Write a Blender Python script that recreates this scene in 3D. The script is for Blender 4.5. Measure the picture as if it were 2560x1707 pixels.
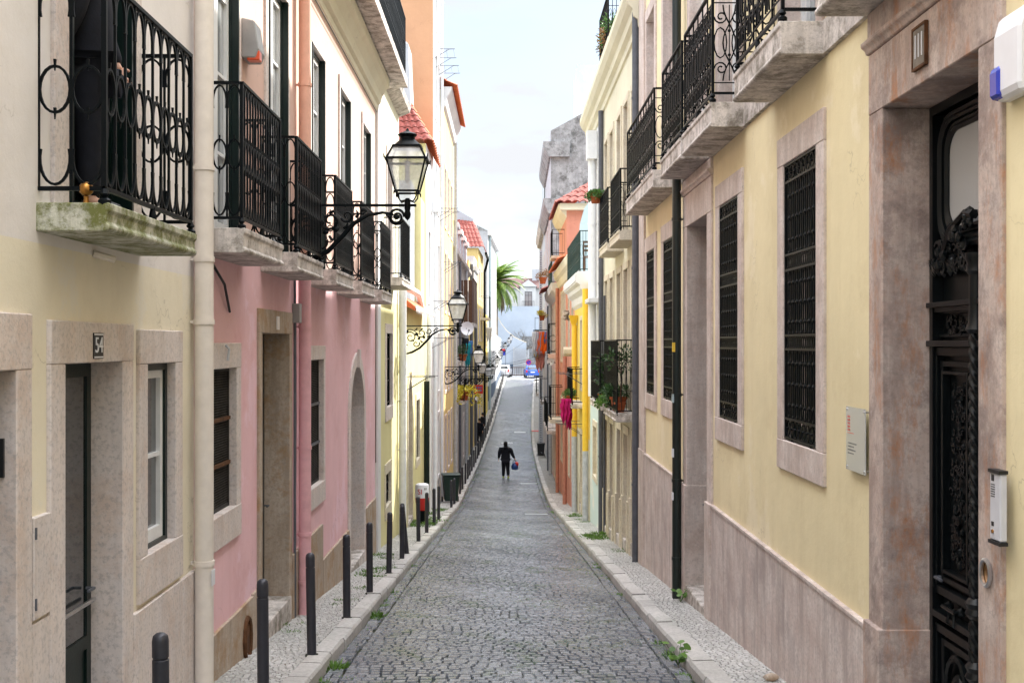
import bpy, bmesh, math, random
from mathutils import Vector, Matrix
rnd = random.Random(11)
PI = math.pi
for o in list(bpy.data.objects): bpy.data.objects.remove(o)
scene = bpy.context.scene
COL = scene.collection

# ---------------------------------------------------------------- camera
cam_d = bpy.data.cameras.new('camera'); cam = bpy.data.objects.new('camera', cam_d); COL.objects.link(cam)
cam.location = (0, 0, 2.0); cam.rotation_euler = (PI/2, 0, 0)
cam_d.lens = 39.8; cam_d.sensor_width = 36; cam_d.shift_x = 21/2560; cam_d.shift_y = 6.5/2560
cam_d.clip_start = .1; cam_d.clip_end = 2000
scene.camera = cam
# ---------------------------------------------------------------- light
SUNDIR = Vector((1.0, 1.3, 1.2)).normalized()
SUN_EL = math.asin(SUNDIR.z); SUN_ROT = math.atan2(SUNDIR.x, SUNDIR.y)
sd = bpy.data.lights.new('sun', 'SUN'); sd.energy = 2.9; sd.angle = math.radians(.5); sd.color = (1, .95, .87)
so = bpy.data.objects.new('sun', sd); COL.objects.link(so); so.rotation_euler = SUNDIR.to_track_quat('Z', 'Y').to_euler(); so.location = (20, 30, 40)
scene.view_settings.view_transform = 'Standard'; scene.view_settings.look = 'None'
scene.view_settings.gamma = 1; scene.view_settings.exposure = 2.0; scene.view_settings.use_curve_mapping = False
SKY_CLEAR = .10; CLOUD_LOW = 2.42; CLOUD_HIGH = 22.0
def make_world():
    w = bpy.data.worlds.new('World'); scene.world = w; w.use_nodes = True
    nt = w.node_tree; nt.nodes.clear(); N = nt.nodes.new; L = nt.links.new
    out = N('ShaderNodeOutputWorld'); bg = N('ShaderNodeBackground'); bg.inputs[1].default_value = SKY_CLEAR
    sky = N('ShaderNodeTexSky'); sky.sky_type = 'NISHITA'; sky.sun_disc = False
    sky.sun_elevation = SUN_EL; sky.sun_rotation = SUN_ROT
    tc = N('ShaderNodeTexCoord'); mp = N('ShaderNodeMapping'); mp.inputs['Scale'].default_value = (1, 1, 3.2)
    L(tc.outputs['Generated'], mp.inputs[0])
    nz = N('ShaderNodeTexNoise'); nz.inputs['Scale'].default_value = 4.2; nz.inputs['Detail'].default_value = 7; nz.inputs['Roughness'].default_value = .55
    L(mp.outputs[0], nz.inputs['Vector'])
    rp = N('ShaderNodeValToRGB'); rp.color_ramp.elements[0].position = .40; rp.color_ramp.elements[0].color = (.40, .40, .40, 1)
    rp.color_ramp.elements[1].position = .60; rp.color_ramp.elements[1].color = (1, 1, 1, 1)
    L(nz.outputs[0], rp.inputs[0])
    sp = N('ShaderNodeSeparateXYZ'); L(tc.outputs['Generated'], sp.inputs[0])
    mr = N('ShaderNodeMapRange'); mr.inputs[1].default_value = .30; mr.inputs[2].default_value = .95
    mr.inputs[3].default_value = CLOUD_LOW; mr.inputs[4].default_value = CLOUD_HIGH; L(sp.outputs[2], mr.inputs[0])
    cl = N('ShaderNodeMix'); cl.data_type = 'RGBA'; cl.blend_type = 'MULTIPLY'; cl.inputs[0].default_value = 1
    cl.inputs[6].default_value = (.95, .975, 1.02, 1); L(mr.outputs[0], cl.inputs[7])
    tn = N('ShaderNodeMix'); tn.data_type = 'RGBA'; tn.blend_type = 'MULTIPLY'; tn.inputs[0].default_value = 1; L(sky.outputs[0], tn.inputs[6]); tn.inputs[7].default_value = (.49, .55, .575, 1)
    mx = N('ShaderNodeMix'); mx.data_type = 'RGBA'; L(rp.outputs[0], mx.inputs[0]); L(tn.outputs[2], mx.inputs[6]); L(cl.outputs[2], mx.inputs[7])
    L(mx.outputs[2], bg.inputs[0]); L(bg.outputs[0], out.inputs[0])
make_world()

# ---------------------------------------------------------------- terrain functions
def interp(tab, y):
    if y <= tab[0][0]: return tab[0][1]
    for i in range(len(tab)-1):
        a, b = tab[i], tab[i+1]
        if y <= b[0]:
            t = (y-a[0])/(b[0]-a[0]); p0 = tab[i-1] if i > 0 else a; p3 = tab[i+2] if i+2 < len(tab) else b
            m1 = (b[1]-p0[1])/(b[0]-p0[0]) if i > 0 else (b[1]-a[1])/(b[0]-a[0])
            m2 = (p3[1]-a[1])/(p3[0]-a[0]) if i+2 < len(tab) else (b[1]-a[1])/(b[0]-a[0])
            h = b[0]-a[0]
            return (2*t**3-3*t**2+1)*a[1]+(t**3-2*t*t+t)*h*m1+(3*t*t-2*t**3)*b[1]+(t**3-t*t)*h*m2
    return tab[-1][1]
ZT = [(-10, .95), (0, 0), (20, -1.9), (34, -3.23), (42, -3.97), (60, -4.78), (75, -5.1), (88, -5.08), (105, -4.15), (120, -2.9), (130, -2.15), (140, -1.9), (170, -1.85)]
KL = [(-10, -1.6), (40, -1.6), (50, -1.57), (60, -1.47), (75, -1.3), (88, -1.08), (105, -.6), (120, -.1), (133, .35)]
KR = [(-10, 1.67), (40, 1.67), (50, 1.72), (60, 1.8), (75, 1.95), (88, 2.15), (105, 2.6), (120, 3.1), (133, 3.6)]
WL = [(-10, -2.4), (45, -2.4), (52, -2.37), (60, -2.27), (75, -2.1), (88, -1.88), (105, -1.43), (120, -.9), (137, -.3)]
WR = [(-10, 2.34), (45, 2.34), (52, 2.4), (60, 2.5), (75, 2.68), (88, 2.88), (105, 3.3), (120, 3.8), (137, 4.4)]
def gz(y): return interp(ZT, y)
def pave(y): return gz(y)+.12
def at(px, py, Y):          # photograph pixel + depth -> metres
    return Vector(((px-1259)*Y/2830, Y, 2-(py-860)*Y/2830))

# ---------------------------------------------------------------- materials
MATS = {}
def nodes(name):
    m = bpy.data.materials.new(name); m.use_nodes = True; nt = m.node_tree
    return m, nt, nt.nodes['Principled BSDF'], nt.nodes.new, nt.links.new
def c4(c): return (c[0], c[1], c[2], 1)
def noise(N, L, src, scale, detail=4, rough=.6, sc=(1, 1, 1)):
    mp = N('ShaderNodeMapping'); mp.inputs['Scale'].default_value = sc; L(src, mp.inputs[0])
    n = N('ShaderNodeTexNoise'); n.inputs['Scale'].default_value = scale; n.inputs['Detail'].default_value = detail; n.inputs['Roughness'].default_value = rough
    L(mp.outputs[0], n.inputs['Vector']); return n.outputs[0]
def ramp(N, L, src, a, b, ca=(0, 0, 0), cb=(1, 1, 1)):
    r = N('ShaderNodeValToRGB'); r.color_ramp.elements[0].position = a; r.color_ramp.elements[1].position = b
    r.color_ramp.elements[0].color = c4(ca); r.color_ramp.elements[1].color = c4(cb); L(src, r.inputs[0]); return r.outputs[0]
def mixc(N, L, fac, a, b, mode='MIX'):
    m = N('ShaderNodeMix'); m.data_type = 'RGBA'; m.blend_type = mode
    if isinstance(fac, (int, float)): m.inputs[0].default_value = fac
    else: L(fac, m.inputs[0])
    for s, v in ((6, a), (7, b)):
        if isinstance(v, tuple): m.inputs[s].default_value = c4(v)
        else: L(v, m.inputs[s])
    return m.outputs[2]
def bump(N, L, bs, h, strength, dist, prev=None):
    b = N('ShaderNodeBump'); b.inputs['Strength'].default_value = strength; b.inputs['Distance'].default_value = dist; L(h, b.inputs['Height'])
    if prev is not None: L(prev, b.inputs['Normal'])
    L(b.outputs[0], bs.inputs['Normal']); return b.outputs[0]
def simple(name, col, rough=.6, metal=0, spec=.5, bumps=0, var=.15):
    m, nt, bs, N, L = nodes(name); tc = N('ShaderNodeTexCoord').outputs['Object']
    n = noise(N, L, tc, 9, 5)
    col2 = tuple(max(0, c*(1-var*2)) for c in col)
    L(mixc(N, L, ramp(N, L, n, .3, .7), col2, col), bs.inputs['Base Color'])
    bs.inputs['Roughness'].default_value = rough; bs.inputs['Metallic'].default_value = metal; bs.inputs['Specular IOR Level'].default_value = spec
    if bumps: bump(N, L, bs, noise(N, L, tc, 60, 3), bumps, .01)
    return m
def plaster(name, col, dirt=(.25, .22, .17), amt=.35, patch=None, patch_amt=0, streak=.5, rough=.85, spec=.25):
    m, nt, bs, N, L = nodes(name); tc = N('ShaderNodeTexCoord').outputs['Object']
    big = ramp(N, L, noise(N, L, tc, .55, 5, .65), .35, .7)
    c = mixc(N, L, big, tuple(x*.9 for x in col), tuple(min(1, x*1.04) for x in col))
    if patch:
        pm = ramp(N, L, noise(N, L, tc, .8, 6, .7), .56, .6)
        f = N('ShaderNodeMath'); f.operation = 'MULTIPLY'; f.inputs[1].default_value = patch_amt; L(pm, f.inputs[0])
        c = mixc(N, L, f.outputs[0], c, patch)
    st = ramp(N, L, noise(N, L, tc, 3.2, 7, .72, (1, 1, .10)), .50, .70)
    f = N('ShaderNodeMath'); f.operation = 'MULTIPLY'; f.inputs[1].default_value = amt*streak; L(st, f.inputs[0])
    c = mixc(N, L, f.outputs[0], c, dirt)
    sp = ramp(N, L, noise(N, L, tc, 1.4, 9, .75), .53, .70)
    f = N('ShaderNodeMath'); f.operation = 'MULTIPLY'; f.inputs[1].default_value = amt; L(sp, f.inputs[0])
    c = mixc(N, L, f.outputs[0], c, dirt)
    # fine specks and hairline cracks
    sk = ramp(N, L, noise(N, L, tc, 40, 3), .64, .70)
    f = N('ShaderNodeMath'); f.operation = 'MULTIPLY'; f.inputs[1].default_value = .35*amt; L(sk, f.inputs[0])
    c = mixc(N, L, f.outputs[0], c, dirt)
    vo = N('ShaderNodeTexVoronoi'); vo.feature = 'DISTANCE_TO_EDGE'; vo.inputs['Scale'].default_value = .8
    dn = N('ShaderNodeTexNoise'); dn.inputs['Scale'].default_value = 3; dn.inputs['Detail'].default_value = 6; L(tc, dn.inputs['Vector'])
    va = N('ShaderNodeVectorMath'); va.operation = 'ADD'; L(tc, va.inputs[0]); L(dn.outputs['Color'], va.inputs[1]); L(va.outputs[0], vo.inputs['Vector'])
    ck = ramp(N, L, vo.outputs['Distance'], .0, .006, (1, 1, 1), (0, 0, 0)); cm = ramp(N, L, noise(N, L, tc, .9, 3), .52, .60)
    f = N('ShaderNodeMath'); f.operation = 'MULTIPLY'; L(ck, f.inputs[0]); L(cm, f.inputs[1]); g = N('ShaderNodeMath'); g.operation = 'MULTIPLY'; g.inputs[1].default_value = .45; L(f.outputs[0], g.inputs[0])
    c = mixc(N, L, g.outputs[0], c, tuple(x*.5 for x in dirt))
    L(c, bs.inputs['Base Color']); bs.inputs['Roughness'].default_value = rough; bs.inputs['Specular IOR Level'].default_value = spec
    b1 = bump(N, L, bs, noise(N, L, tc, 1.6, 3), .25, .06)
    bump(N, L, bs, noise(N, L, tc, 38, 5, .7), .35, .006, b1)
    return m
def stone(name, a, b, dirt=(.2, .16, .12), damt=.6, streak=.8, rough=.7, fine=1.0, rust=None, dsc=2.1, dth=.49):
    m, nt, bs, N, L = nodes(name); tc = N('ShaderNodeTexCoord').outputs['Object']
    c = mixc(N, L, ramp(N, L, noise(N, L, tc, 2.6, 8, .75), .38, .62), a, b)
    v = ramp(N, L, noise(N, L, tc, 7, 6, .7, (1, 1, .10)), .44, .64)
    f = N('ShaderNodeMath'); f.operation = 'MULTIPLY'; f.inputs[1].default_value = .55*streak; L(v, f.inputs[0])
    c = mixc(N, L, f.outputs[0], c, tuple(x*.55 for x in a))
    d = ramp(N, L, noise(N, L, tc, dsc, 10, .78), dth, dth+.13)
    f = N('ShaderNodeMath'); f.operation = 'MULTIPLY'; f.inputs[1].default_value = damt; L(d, f.inputs[0])
    c = mixc(N, L, f.outputs[0], c, dirt)
    if rust:
        d = ramp(N, L, noise(N, L, tc, 2.6, 7, .75, (1.3, 1.3, .45)), .52, .64)
        f = N('ShaderNodeMath'); f.operation = 'MULTIPLY'; f.inputs[1].default_value = .7; L(d, f.inputs[0])
        c = mixc(N, L, f.outputs[0], c, rust)
    sk = ramp(N, L, noise(N, L, tc, 34, 5, .75), .50, .62)
    f = N('ShaderNodeMath'); f.operation = 'MULTIPLY'; f.inputs[1].default_value = .5*fine; L(sk, f.inputs[0])
    c = mixc(N, L, f.outputs[0], c, tuple(x*.5 for x in b))
    L(c, bs.inputs['Base Color']); bs.inputs['Roughness'].default_value = rough; bs.inputs['Specular IOR Level'].default_value = .3
    b1 = bump(N, L, bs, noise(N, L, tc, 5, 4), .3, .02)
    bump(N, L, bs, noise(N, L, tc, 70, 4, .75), .4*fine, .005, b1)
    return m
def island(name, a, b, c_, rough=.5, moss=0, bmp=.3, spec=.5, dark=.35):
    m, nt, bs, N, L = nodes(name); tc = N('ShaderNodeTexCoord').outputs['Object']; g = N('ShaderNodeNewGeometry')
    r = N('ShaderNodeValToRGB'); e = r.color_ramp.elements; e[0].color = c4(a); e[1].color = c4(c_); mid = e.new(.5); mid.color = c4(b)
    L(g.outputs['Random Per Island'], r.inputs[0])
    c = mixc(N, L, ramp(N, L, noise(N, L, tc, 26, 5, .7), .38, .6), tuple(x*dark for x in b), r.outputs[0])
    c = mixc(N, L, .65, r.outputs[0], c)
    big = ramp(N, L, noise(N, L, tc, .5, 4), .3, .7, (.72, .72, .72), (1, 1, 1)); c = mixc(N, L, 1, c, big, 'MULTIPLY')
    if moss:
        mm = ramp(N, L, noise(N, L, tc, .9, 9, .8, (1.6, 1, 1)), .53, .64)
        f = N('ShaderNodeMath'); f.operation = 'MULTIPLY'; f.inputs[1].default_value = moss; L(mm, f.inputs[0])
        c = mixc(N, L, f.outputs[0], c, (.05, .10, .025))
    L(c, bs.inputs['Base Color']); bs.inputs['Roughness'].default_value = rough; bs.inputs['Specular IOR Level'].default_value = spec
    bump(N, L, bs, noise(N, L, tc, 45, 4, .7), bmp, .01)
    return m
M = {}
M['iron'] = simple('wrought_iron_paint', (.0025, .0045, .006), .45, 0, .12, .1)
M['iron_green'] = simple('green_iron_paint', (.01, .035, .03), .45, 0, .25, .1)
M['steel'] = simple('bollard_steel_paint', (.042, .042, .052), .42, .2, .4, .15)
M['zinc'] = simple('grey_pipe_paint', (.11, .115, .135), .5, 0, .4, .1)
M['zinc_light'] = simple('pale_grey_pipe_paint', (.55, .57, .6), .5, 0, .4, .1)
M['pipe_cream'] = simple('cream_pipe_paint', (.76, .69, .62), .5, 0, .4, .12, .06)
M['pipe_pink'] = simple('pink_pipe_paint', (.76, .42, .45), .55, 0, .35, .12, .08)
M['pipe_peach'] = simple('peach_pipe_paint', (.80, .45, .34), .55, 0, .35, .12, .06)
M['pipe_black'] = simple('black_green_pipe_paint', (.008, .016, .014), .35, 0, .5, .1)
M['pipe_yellow'] = simple('yellow_pipe_paint', (.85, .55, .05), .5, 0, .4, .1, .06)
M['pipe_salmon'] = simple('salmon_pipe_paint', (.55, .23, .15), .55, 0, .4, .1)
M['pipe_white'] = simple('white_pipe_paint', (.78, .79, .80), .5, 0, .4, .1, .06)
M['white_paint'] = simple('white_wood_paint', (.76, .76, .76), .5, 0, .4, .1, .06)
M['green_wood'] = simple('dark_green_wood_paint', (.004, .014, .012), .35, 0, .3, .1)
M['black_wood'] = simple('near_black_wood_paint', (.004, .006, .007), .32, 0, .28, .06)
M['brown_wood'] = simple('brown_wood_paint', (.10, .045, .022), .5, 0, .4, .2)
M['grey_wood'] = simple('weathered_grey_wood', (.22, .19, .16), .7, 0, .3, .3)
M['blue_wood'] = simple('pale_blue_panel_paint', (.40, .50, .53), .6, 0, .3, .1, .05)
M['rust'] = simple('rusty_mesh_metal', (.055, .05, .045), .75, .2, .3, .2, .3)
M['rust_bar'] = simple('rusted_bar_metal', (.16, .07, .03), .8, .1, .3, .3, .3)
M['brass'] = simple('tarnished_brass', (.42, .20, .05), .35, .9)
M['chrome'] = simple('brushed_metal', (.6, .6, .62), .3, .9)
M['terracotta'] = simple('terracotta_clay', (.42, .11, .04), .8, 0, .2, .2, .2)
M['black'] = simple('black_plastic', (.012, .012, .014), .5)
M['pale_box'] = simple('pale_silver_plastic', (.60, .60, .64), .4, 0, .5, .05, .05)
M['grey_box'] = simple('grey_plastic', (.33, .33, .33), .5, 0, .5, .05, .08)
M['white_plastic'] = simple('white_plastic', (.78, .78, .82), .35, 0, .5, 0, .03)
M['blue_plastic'] = simple('blue_plastic', (.02, .04, .42), .2, 0, .6, 0, .05)
M['orange_plastic'] = simple('orange_red_plastic', (.75, .09, .02), .3, 0, .6, 0, .05)
M['red_paint'] = simple('red_enamel_paint', (.62, .02, .015), .4, 0, .5, .1, .1)
M['bin_green'] = simple('dark_green_bin_plastic', (.008, .028, .020), .5, 0, .4, .1)
M['roof'] = simple('terracotta_roof_tile', (.60, .15, .06), .8, 0, .2, .25, .2)
M['roof_old'] = simple('weathered_red_roof_tile', (.36, .10, .08), .8, 0, .2, .3, .35)
M['roof_brown'] = simple('dull_purple_brown_tile', (.16, .09, .085), .8, 0, .2, .3, .2)
M['cover_metal'] = simple('pale_worn_cover', (.42, .43, .45), .45, .1, .5, .15, .1)
def glass_mat(name, col, rough=.04, spec=.8):
    m, nt, bs, N, L = nodes(name); tc = N('ShaderNodeTexCoord').outputs['Object']
    bs.inputs['Base Color'].default_value = c4(col); bs.inputs['Roughness'].default_value = rough; bs.inputs['Specular IOR Level'].default_value = spec
    bs.inputs['Coat Weight'].default_value = .6; bs.inputs['Coat Roughness'].default_value = .03
    bump(N, L, bs, noise(N, L, tc, 3, 2), .08, .05); return m
M['pane'] = glass_mat('dark_window_glass', (.02, .025, .03))
M['pane_curtain'] = glass_mat('window_glass_over_pale_curtain', (.30, .32, .33))
M['frosted'] = glass_mat('frosted_pattern_glass', (.42, .42, .42), .35, .4)
def clear_glass():
    m, nt, bs, N, L = nodes('lantern_glass')
    bs.inputs['Base Color'].default_value = (.8, .8, .8, 1); bs.inputs['Roughness'].default_value = .15
    tr = N('ShaderNodeBsdfTransparent'); tr.inputs[0].default_value = (.93, .94, .94, 1); mx = N('ShaderNodeMixShader')
    tc = N('ShaderNodeTexCoord').outputs['Object']
    f = ramp(N, L, noise(N, L, tc, 6, 5), .35, .65, (.30, .30, .30), (.62, .62, .62))
    L(f, mx.inputs[0]); L(tr.outputs[0], mx.inputs[1]); L(bs.outputs[0], mx.inputs[2]); L(mx.outputs[0], nt.nodes['Material Output'].inputs[0])
    return m
M['glass'] = clear_glass()
M['stone_pink'] = stone('pinkish_marble_surround', (.57, .455, .405), (.69, .61, .565), (.36, .27, .22), .45, .8)
M['stone_rust'] = stone('rust_stained_marble_jamb', (.47, .35, .30), (.60, .50, .45), (.19, .14, .13), .75, 1.0, .7, 1, (.42, .16, .05))
M['stone_grey'] = stone('worn_limestone_surround', (.70, .61, .56), (.64, .58, .56), (.50, .34, .25), .40, .5)
M['stone_plinth'] = stone('streaked_marble_plinth', (.55, .44, .40), (.70, .62, .58), (.33, .27, .26), .5, 1.0)
M['stone_old'] = stone('stained_limestone_slab', (.62, .56, .52), (.72, .66, .62), (.12, .10, .07), .8, 1.2, dsc=4.5, dth=.46)
M['stone_moss'] = stone('mossy_limestone_slab', (.42, .42, .28), (.66, .65, .58), (.13, .14, .03), .95, .9, dsc=6, dth=.43)
M['stone_tan'] = stone('tan_stained_plinth', (.42, .33, .25), (.50, .42, .35), (.34, .20, .09), .8, .9)
M['stone_cream'] = stone('cream_limestone', (.66, .58, .44), (.70, .64, .52), (.40, .30, .18), .4, .5)
M['concrete'] = stone('weathered_grey_render', (.24, .245, .25), (.42, .43, .44), (.06, .06, .055), .8, .5)
M['kerb'] = island('kerb_limestone', (.50, .475, .45), (.58, .555, .53), (.66, .63, .60), .7, .18, .5, .25, .6)
M['cobble'] = island('basalt_cobbles', (.16, .175, .21), (.215, .23, .265), (.31, .32, .35), .25, .8, .4, .8, .5)
M['calcada'] = island('limestone_setts', (.52, .505, .485), (.60, .585, .565), (.68, .66, .64), .5, .14, .4, .4, .55)
M['joint'] = simple('mossy_joint_earth', (.045, .05, .032), .9, 0, .2, .3, .3)
P_ = {}
P_['cream'] = plaster('cream_plaster', (.77, .725, .70), (.5, .42, .34), .2)
P_['cream_low'] = plaster('faded_yellow_cream_plaster', (.80, .73, .58), (.52, .43, .3), .2, (.76, .72, .64), .6)
P_['pink'] = plaster('pink_plaster', (.80, .51, .54), (.55, .22, .22), .35, (.84, .60, .68), .6)
P_['peach'] = plaster('pale_peach_plaster', (.64, .44, .37), (.5, .36, .3), .15)
P_['yellow'] = plaster('yellow_plaster', (.80, .69, .44), (.50, .38, .20), .3, (.84, .74, .54), .6)
P_['yellow2'] = plaster('lemon_plaster', (.70, .64, .34), (.42, .36, .16), .3)
P_['white'] = plaster('white_plaster', (.70, .70, .70), (.5, .48, .44), .2)
P_['pale_cream'] = plaster('pale_cream_plaster', (.70, .66, .51), (.5, .42, .28), .2)
P_['pale_blue'] = plaster('pale_blue_plaster', (.60, .72, .72), (.5, .5, .4), .2, (.78, .77, .72), .8)
P_['orange'] = plaster('apricot_plaster', (.60, .34, .20), (.5, .26, .12), .15)
P_['salmon'] = plaster('salmon_plaster', (.60, .27, .19), (.4, .12, .07), .25)
P_['bright_yellow'] = plaster('bright_yellow_plaster', (.78, .60, .14), (.5, .36, .1), .3)
P_['soft_yellow'] = plaster('soft_yellow_plaster', (.78, .62, .26), (.4, .3, .14), .35)
P_['grey_white'] = plaster('stained_grey_white_plaster', (.48, .50, .54), (.28, .27, .26), .55)
P_['old'] = plaster('old_grey_brown_plaster', (.42, .38, .34), (.14, .12, .10), .7)
P_['pale_rose'] = plaster('pale_rose_plaster', (.72, .50, .42), (.4, .28, .2), .35)
P_['slate_blue'] = plaster('slate_blue_dado', (.10, .14, .20), (.3, .3, .3), .2)
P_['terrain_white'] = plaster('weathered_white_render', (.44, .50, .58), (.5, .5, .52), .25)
M.update(P_)

# ---------------------------------------------------------------- mesh builder
class MB:
    def __init__(s, f=None): s.v = []; s.f = []; s.m = f or (lambda p: p)
    def add(s, vs, fs):
        b = len(s.v); s.v += [tuple(s.m(tuple(p))) for p in vs]; s.f += [tuple(b+i for i in f) for f in fs]; return s
    def box(s, x0, x1, y0, y1, z0, z1):
        return s.add([(x0, y0, z0), (x1, y0, z0), (x1, y1, z0), (x0, y1, z0), (x0, y0, z1), (x1, y0, z1), (x1, y1, z1), (x0, y1, z1)],
                     [(0, 3, 2, 1), (4, 5, 6, 7), (0, 1, 5, 4), (1, 2, 6, 5), (2, 3, 7, 6), (3, 0, 4, 7)])
    def quad(s, *p): return s.add(p, [tuple(range(len(p)))])
    def tube(s, pts, r, n=5, closed=False, caps=True):
        pts = [Vector(p) for p in pts]; k = len(pts); rs = r if isinstance(r, (list, tuple)) else [r]*k
        vs = []; up = None
        for i in range(k):
            if closed: t = pts[(i+1) % k]-pts[i-1]
            else: t = pts[min(i+1, k-1)]-pts[max(i-1, 0)]
            if t.length < 1e-9: t = Vector((0, 0, 1))
            t.normalize()
            if up is None: up = Vector((0, 0, 1)) if abs(t.z) < .9 else Vector((1, 0, 0))
            a = up-t*up.dot(t)
            if a.length < 1e-6: a = Vector((1, 0, 0)) if abs(t.x) < .9 else Vector((0, 1, 0)); a -= t*a.dot(t)
            a.normalize(); b = t.cross(a); up = a
            for j in range(n):
                g = 2*PI*(j+.5)/n; vs.append(pts[i]+a*math.cos(g)*rs[i]+b*math.sin(g)*rs[i])
        fs = []
        for i in range(k if closed else k-1):
            i2 = (i+1) % k
            for j in range(n): fs.append((i*n+j, i*n+(j+1) % n, i2*n+(j+1) % n, i2*n+j))
        if caps and not closed: fs += [tuple(range(n-1, -1, -1)), tuple((k-1)*n+j for j in range(n))]
        return s.add(vs, fs)
    def lathe(s, prof, c=(0, 0, 0), n=10, twist=0):
        vs = []; k = len(prof)
        for i, (r, z) in enumerate(prof):
            for j in range(n):
                g = 2*PI*j/n; vs.append((c[0]+r*math.cos(g), c[1]+r*math.sin(g), c[2]+z))
        fs = [(i*n+j, i*n+(j+1) % n, (i+1)*n+(j+1) % n, (i+1)*n+j) for i in range(k-1) for j in range(n)]
        fs += [tuple(range(n-1, -1, -1)), tuple((k-1)*n+j for j in range(n))]
        return s.add(vs, fs)
    def frus(s, c, w0, d0, w1, d1, z0, z1):
        x, y = c
        return s.add([(x-w0/2, y-d0/2, z0), (x+w0/2, y-d0/2, z0), (x+w0/2, y+d0/2, z0), (x-w0/2, y+d0/2, z0),
                      (x-w1/2, y-d1/2, z1), (x+w1/2, y-d1/2, z1), (x+w1/2, y+d1/2, z1), (x-w1/2, y+d1/2, z1)],
                     [(0, 3, 2, 1), (4, 5, 6, 7), (0, 1, 5, 4), (1, 2, 6, 5), (2, 3, 7, 6), (3, 0, 4, 7)])
    def prof(s, p, u0, u1):     # (w, v) profile extruded along u
        k = len(p); vs = [(u0, a, b) for a, b in p]+[(u1, a, b) for a, b in p]
        return s.add(vs, [(i, (i+1) % k, k+(i+1) % k, k+i) for i in range(k)]+[tuple(range(k-1, -1, -1)), tuple(range(k, 2*k))])
    def ico(s, c, r, sub=1, sc=(1, 1, 1), jit=0):
        bm = bmesh.new(); bmesh.ops.create_icosphere(bm, subdivisions=sub, radius=1)
        vs = [(c[0]+v.co.x*r*sc[0]*(1+rnd.uniform(-jit, jit)), c[1]+v.co.y*r*sc[1]*(1+rnd.uniform(-jit, jit)), c[2]+v.co.z*r*sc[2]*(1+rnd.uniform(-jit, jit))) for v in bm.verts]
        fs = [tuple(v.index for v in f.verts) for f in bm.faces]; bm.free(); return s.add(vs, fs)
    def build(s, name, mat, parent=None, smooth=False, loc=(0, 0, 0), bevel=0, label=None):
        me = bpy.data.meshes.new(name); me.from_pydata(s.v, [], s.f); me.materials.append(M[mat] if isinstance(mat, str) else mat)
        bm = bmesh.new(); bm.from_mesh(me); bmesh.ops.recalc_face_normals(bm, faces=bm.faces); bm.to_mesh(me); bm.free()
        if smooth:
            me.polygons.foreach_set('use_smooth', [True]*len(me.polygons)); me.set_sharp_from_angle(angle=math.radians(40))
        o = bpy.data.objects.new(name, me); COL.objects.link(o); o.parent = parent; o.location = loc
        if bevel:
            b = o.modifiers.new('bevel', 'BEVEL'); b.width = bevel; b.segments = 1; b.limit_method = 'ANGLE'
        if label: o['label'] = label
        return o
def tag(o, label, cat, group=None, kind=None):
    if label: o['label'] = label
    if cat: o['category'] = cat
    if group: o['group'] = group
    if kind: o['kind'] = kind
    return o
def empty(name, loc, label, cat, group=None, rz=0):
    o = bpy.data.objects.new(name, None); COL.objects.link(o); o.location = loc; o.rotation_euler.z = rz; o.empty_display_size = .2
    return tag(o, label, cat, group)
def copy_tree(o, parent=None):
    c = o.copy(); COL.objects.link(c); c.parent = parent
    for ch in KIDS.get(o.name, [x for x in o.children]): copy_tree(ch, c)
    return c
KIDS = {}
def struct(o): o['kind'] = 'structure'; return o
def arc(cu, cv, ru, rv, a0, a1, n=10): return [(cu+ru*math.cos(math.radians(a0+(a1-a0)*i/n)), cv+rv*math.sin(math.radians(a0+(a1-a0)*i/n))) for i in range(n+1)]
def spiral(cx, cz, r0, r1, a0, a1, n=18): return [(cx+(r0+(r1-r0)*i/n)*math.cos(math.radians(a0+(a1-a0)*i/n)), cz+(r0+(r1-r0)*i/n)*math.sin(math.radians(a0+(a1-a0)*i/n))) for i in range(n+1)]
def text_mesh(txt, size, depth=.004, spacing=1.0):
    cu = bpy.data.curves.new('text', 'FONT'); cu.body = txt; cu.size = size; cu.extrude = depth/2; cu.align_x = 'CENTER'; cu.align_y = 'CENTER'; cu.space_character = spacing
    o = bpy.data.objects.new('text', cu); COL.objects.link(o)
    bpy.context.view_layer.update()
    me = bpy.data.meshes.new_from_object(o.evaluated_get(bpy.context.evaluated_depsgraph_get()))
    bpy.data.objects.remove(o); bpy.data.curves.remove(cu); return me
def text_part(name, txt, size, mat, parent, f, depth=.004, bold=0):
    me = text_mesh(txt, size, depth); mb = MB(f)
    mb.add([v.co[:] for v in me.vertices], [tuple(p.vertices) for p in me.polygons])
    return mb.build(name, mat, parent)
# ---------------------------------------------------------------- setting: ground, road, pavements, kerbs
def sheet(name, mat, fl, fr, y0, y1, dy, dz, nx=1, label=None, kind='structure'):
    mb = MB(); ys = []; y = y0
    while y < y1: ys.append(y); y += dy
    ys.append(y1); vs = []; fs = []
    for y in ys:
        for i in range(nx+1):
            t = i/nx; vs.append((fl(y)*(1-t)+fr(y)*t, y, gz(y)+dz))
    for j in range(len(ys)-1):
        for i in range(nx): a = j*(nx+1)+i; fs.append((a, a+1, a+nx+2, a+nx+1))
    mb.add(vs, fs); o = mb.build(name, mat); o['kind'] = kind
    if label: o['label'] = label
    return o
def kl(y): return interp(KL, y)
def kr(y): return interp(KR, y)
def wl(y): return interp(WL, y)
def wr(y): return interp(WR, y)
sheet('road_bed', 'joint', lambda y: kl(y)-.05, lambda y: kr(y)+.05, -8, 104, 2, -.014)
sheet('pavement_bed', 'joint', lambda y: -2.7, lambda y: kl(y)-.02, -8, 46, 2, .104)
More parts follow.
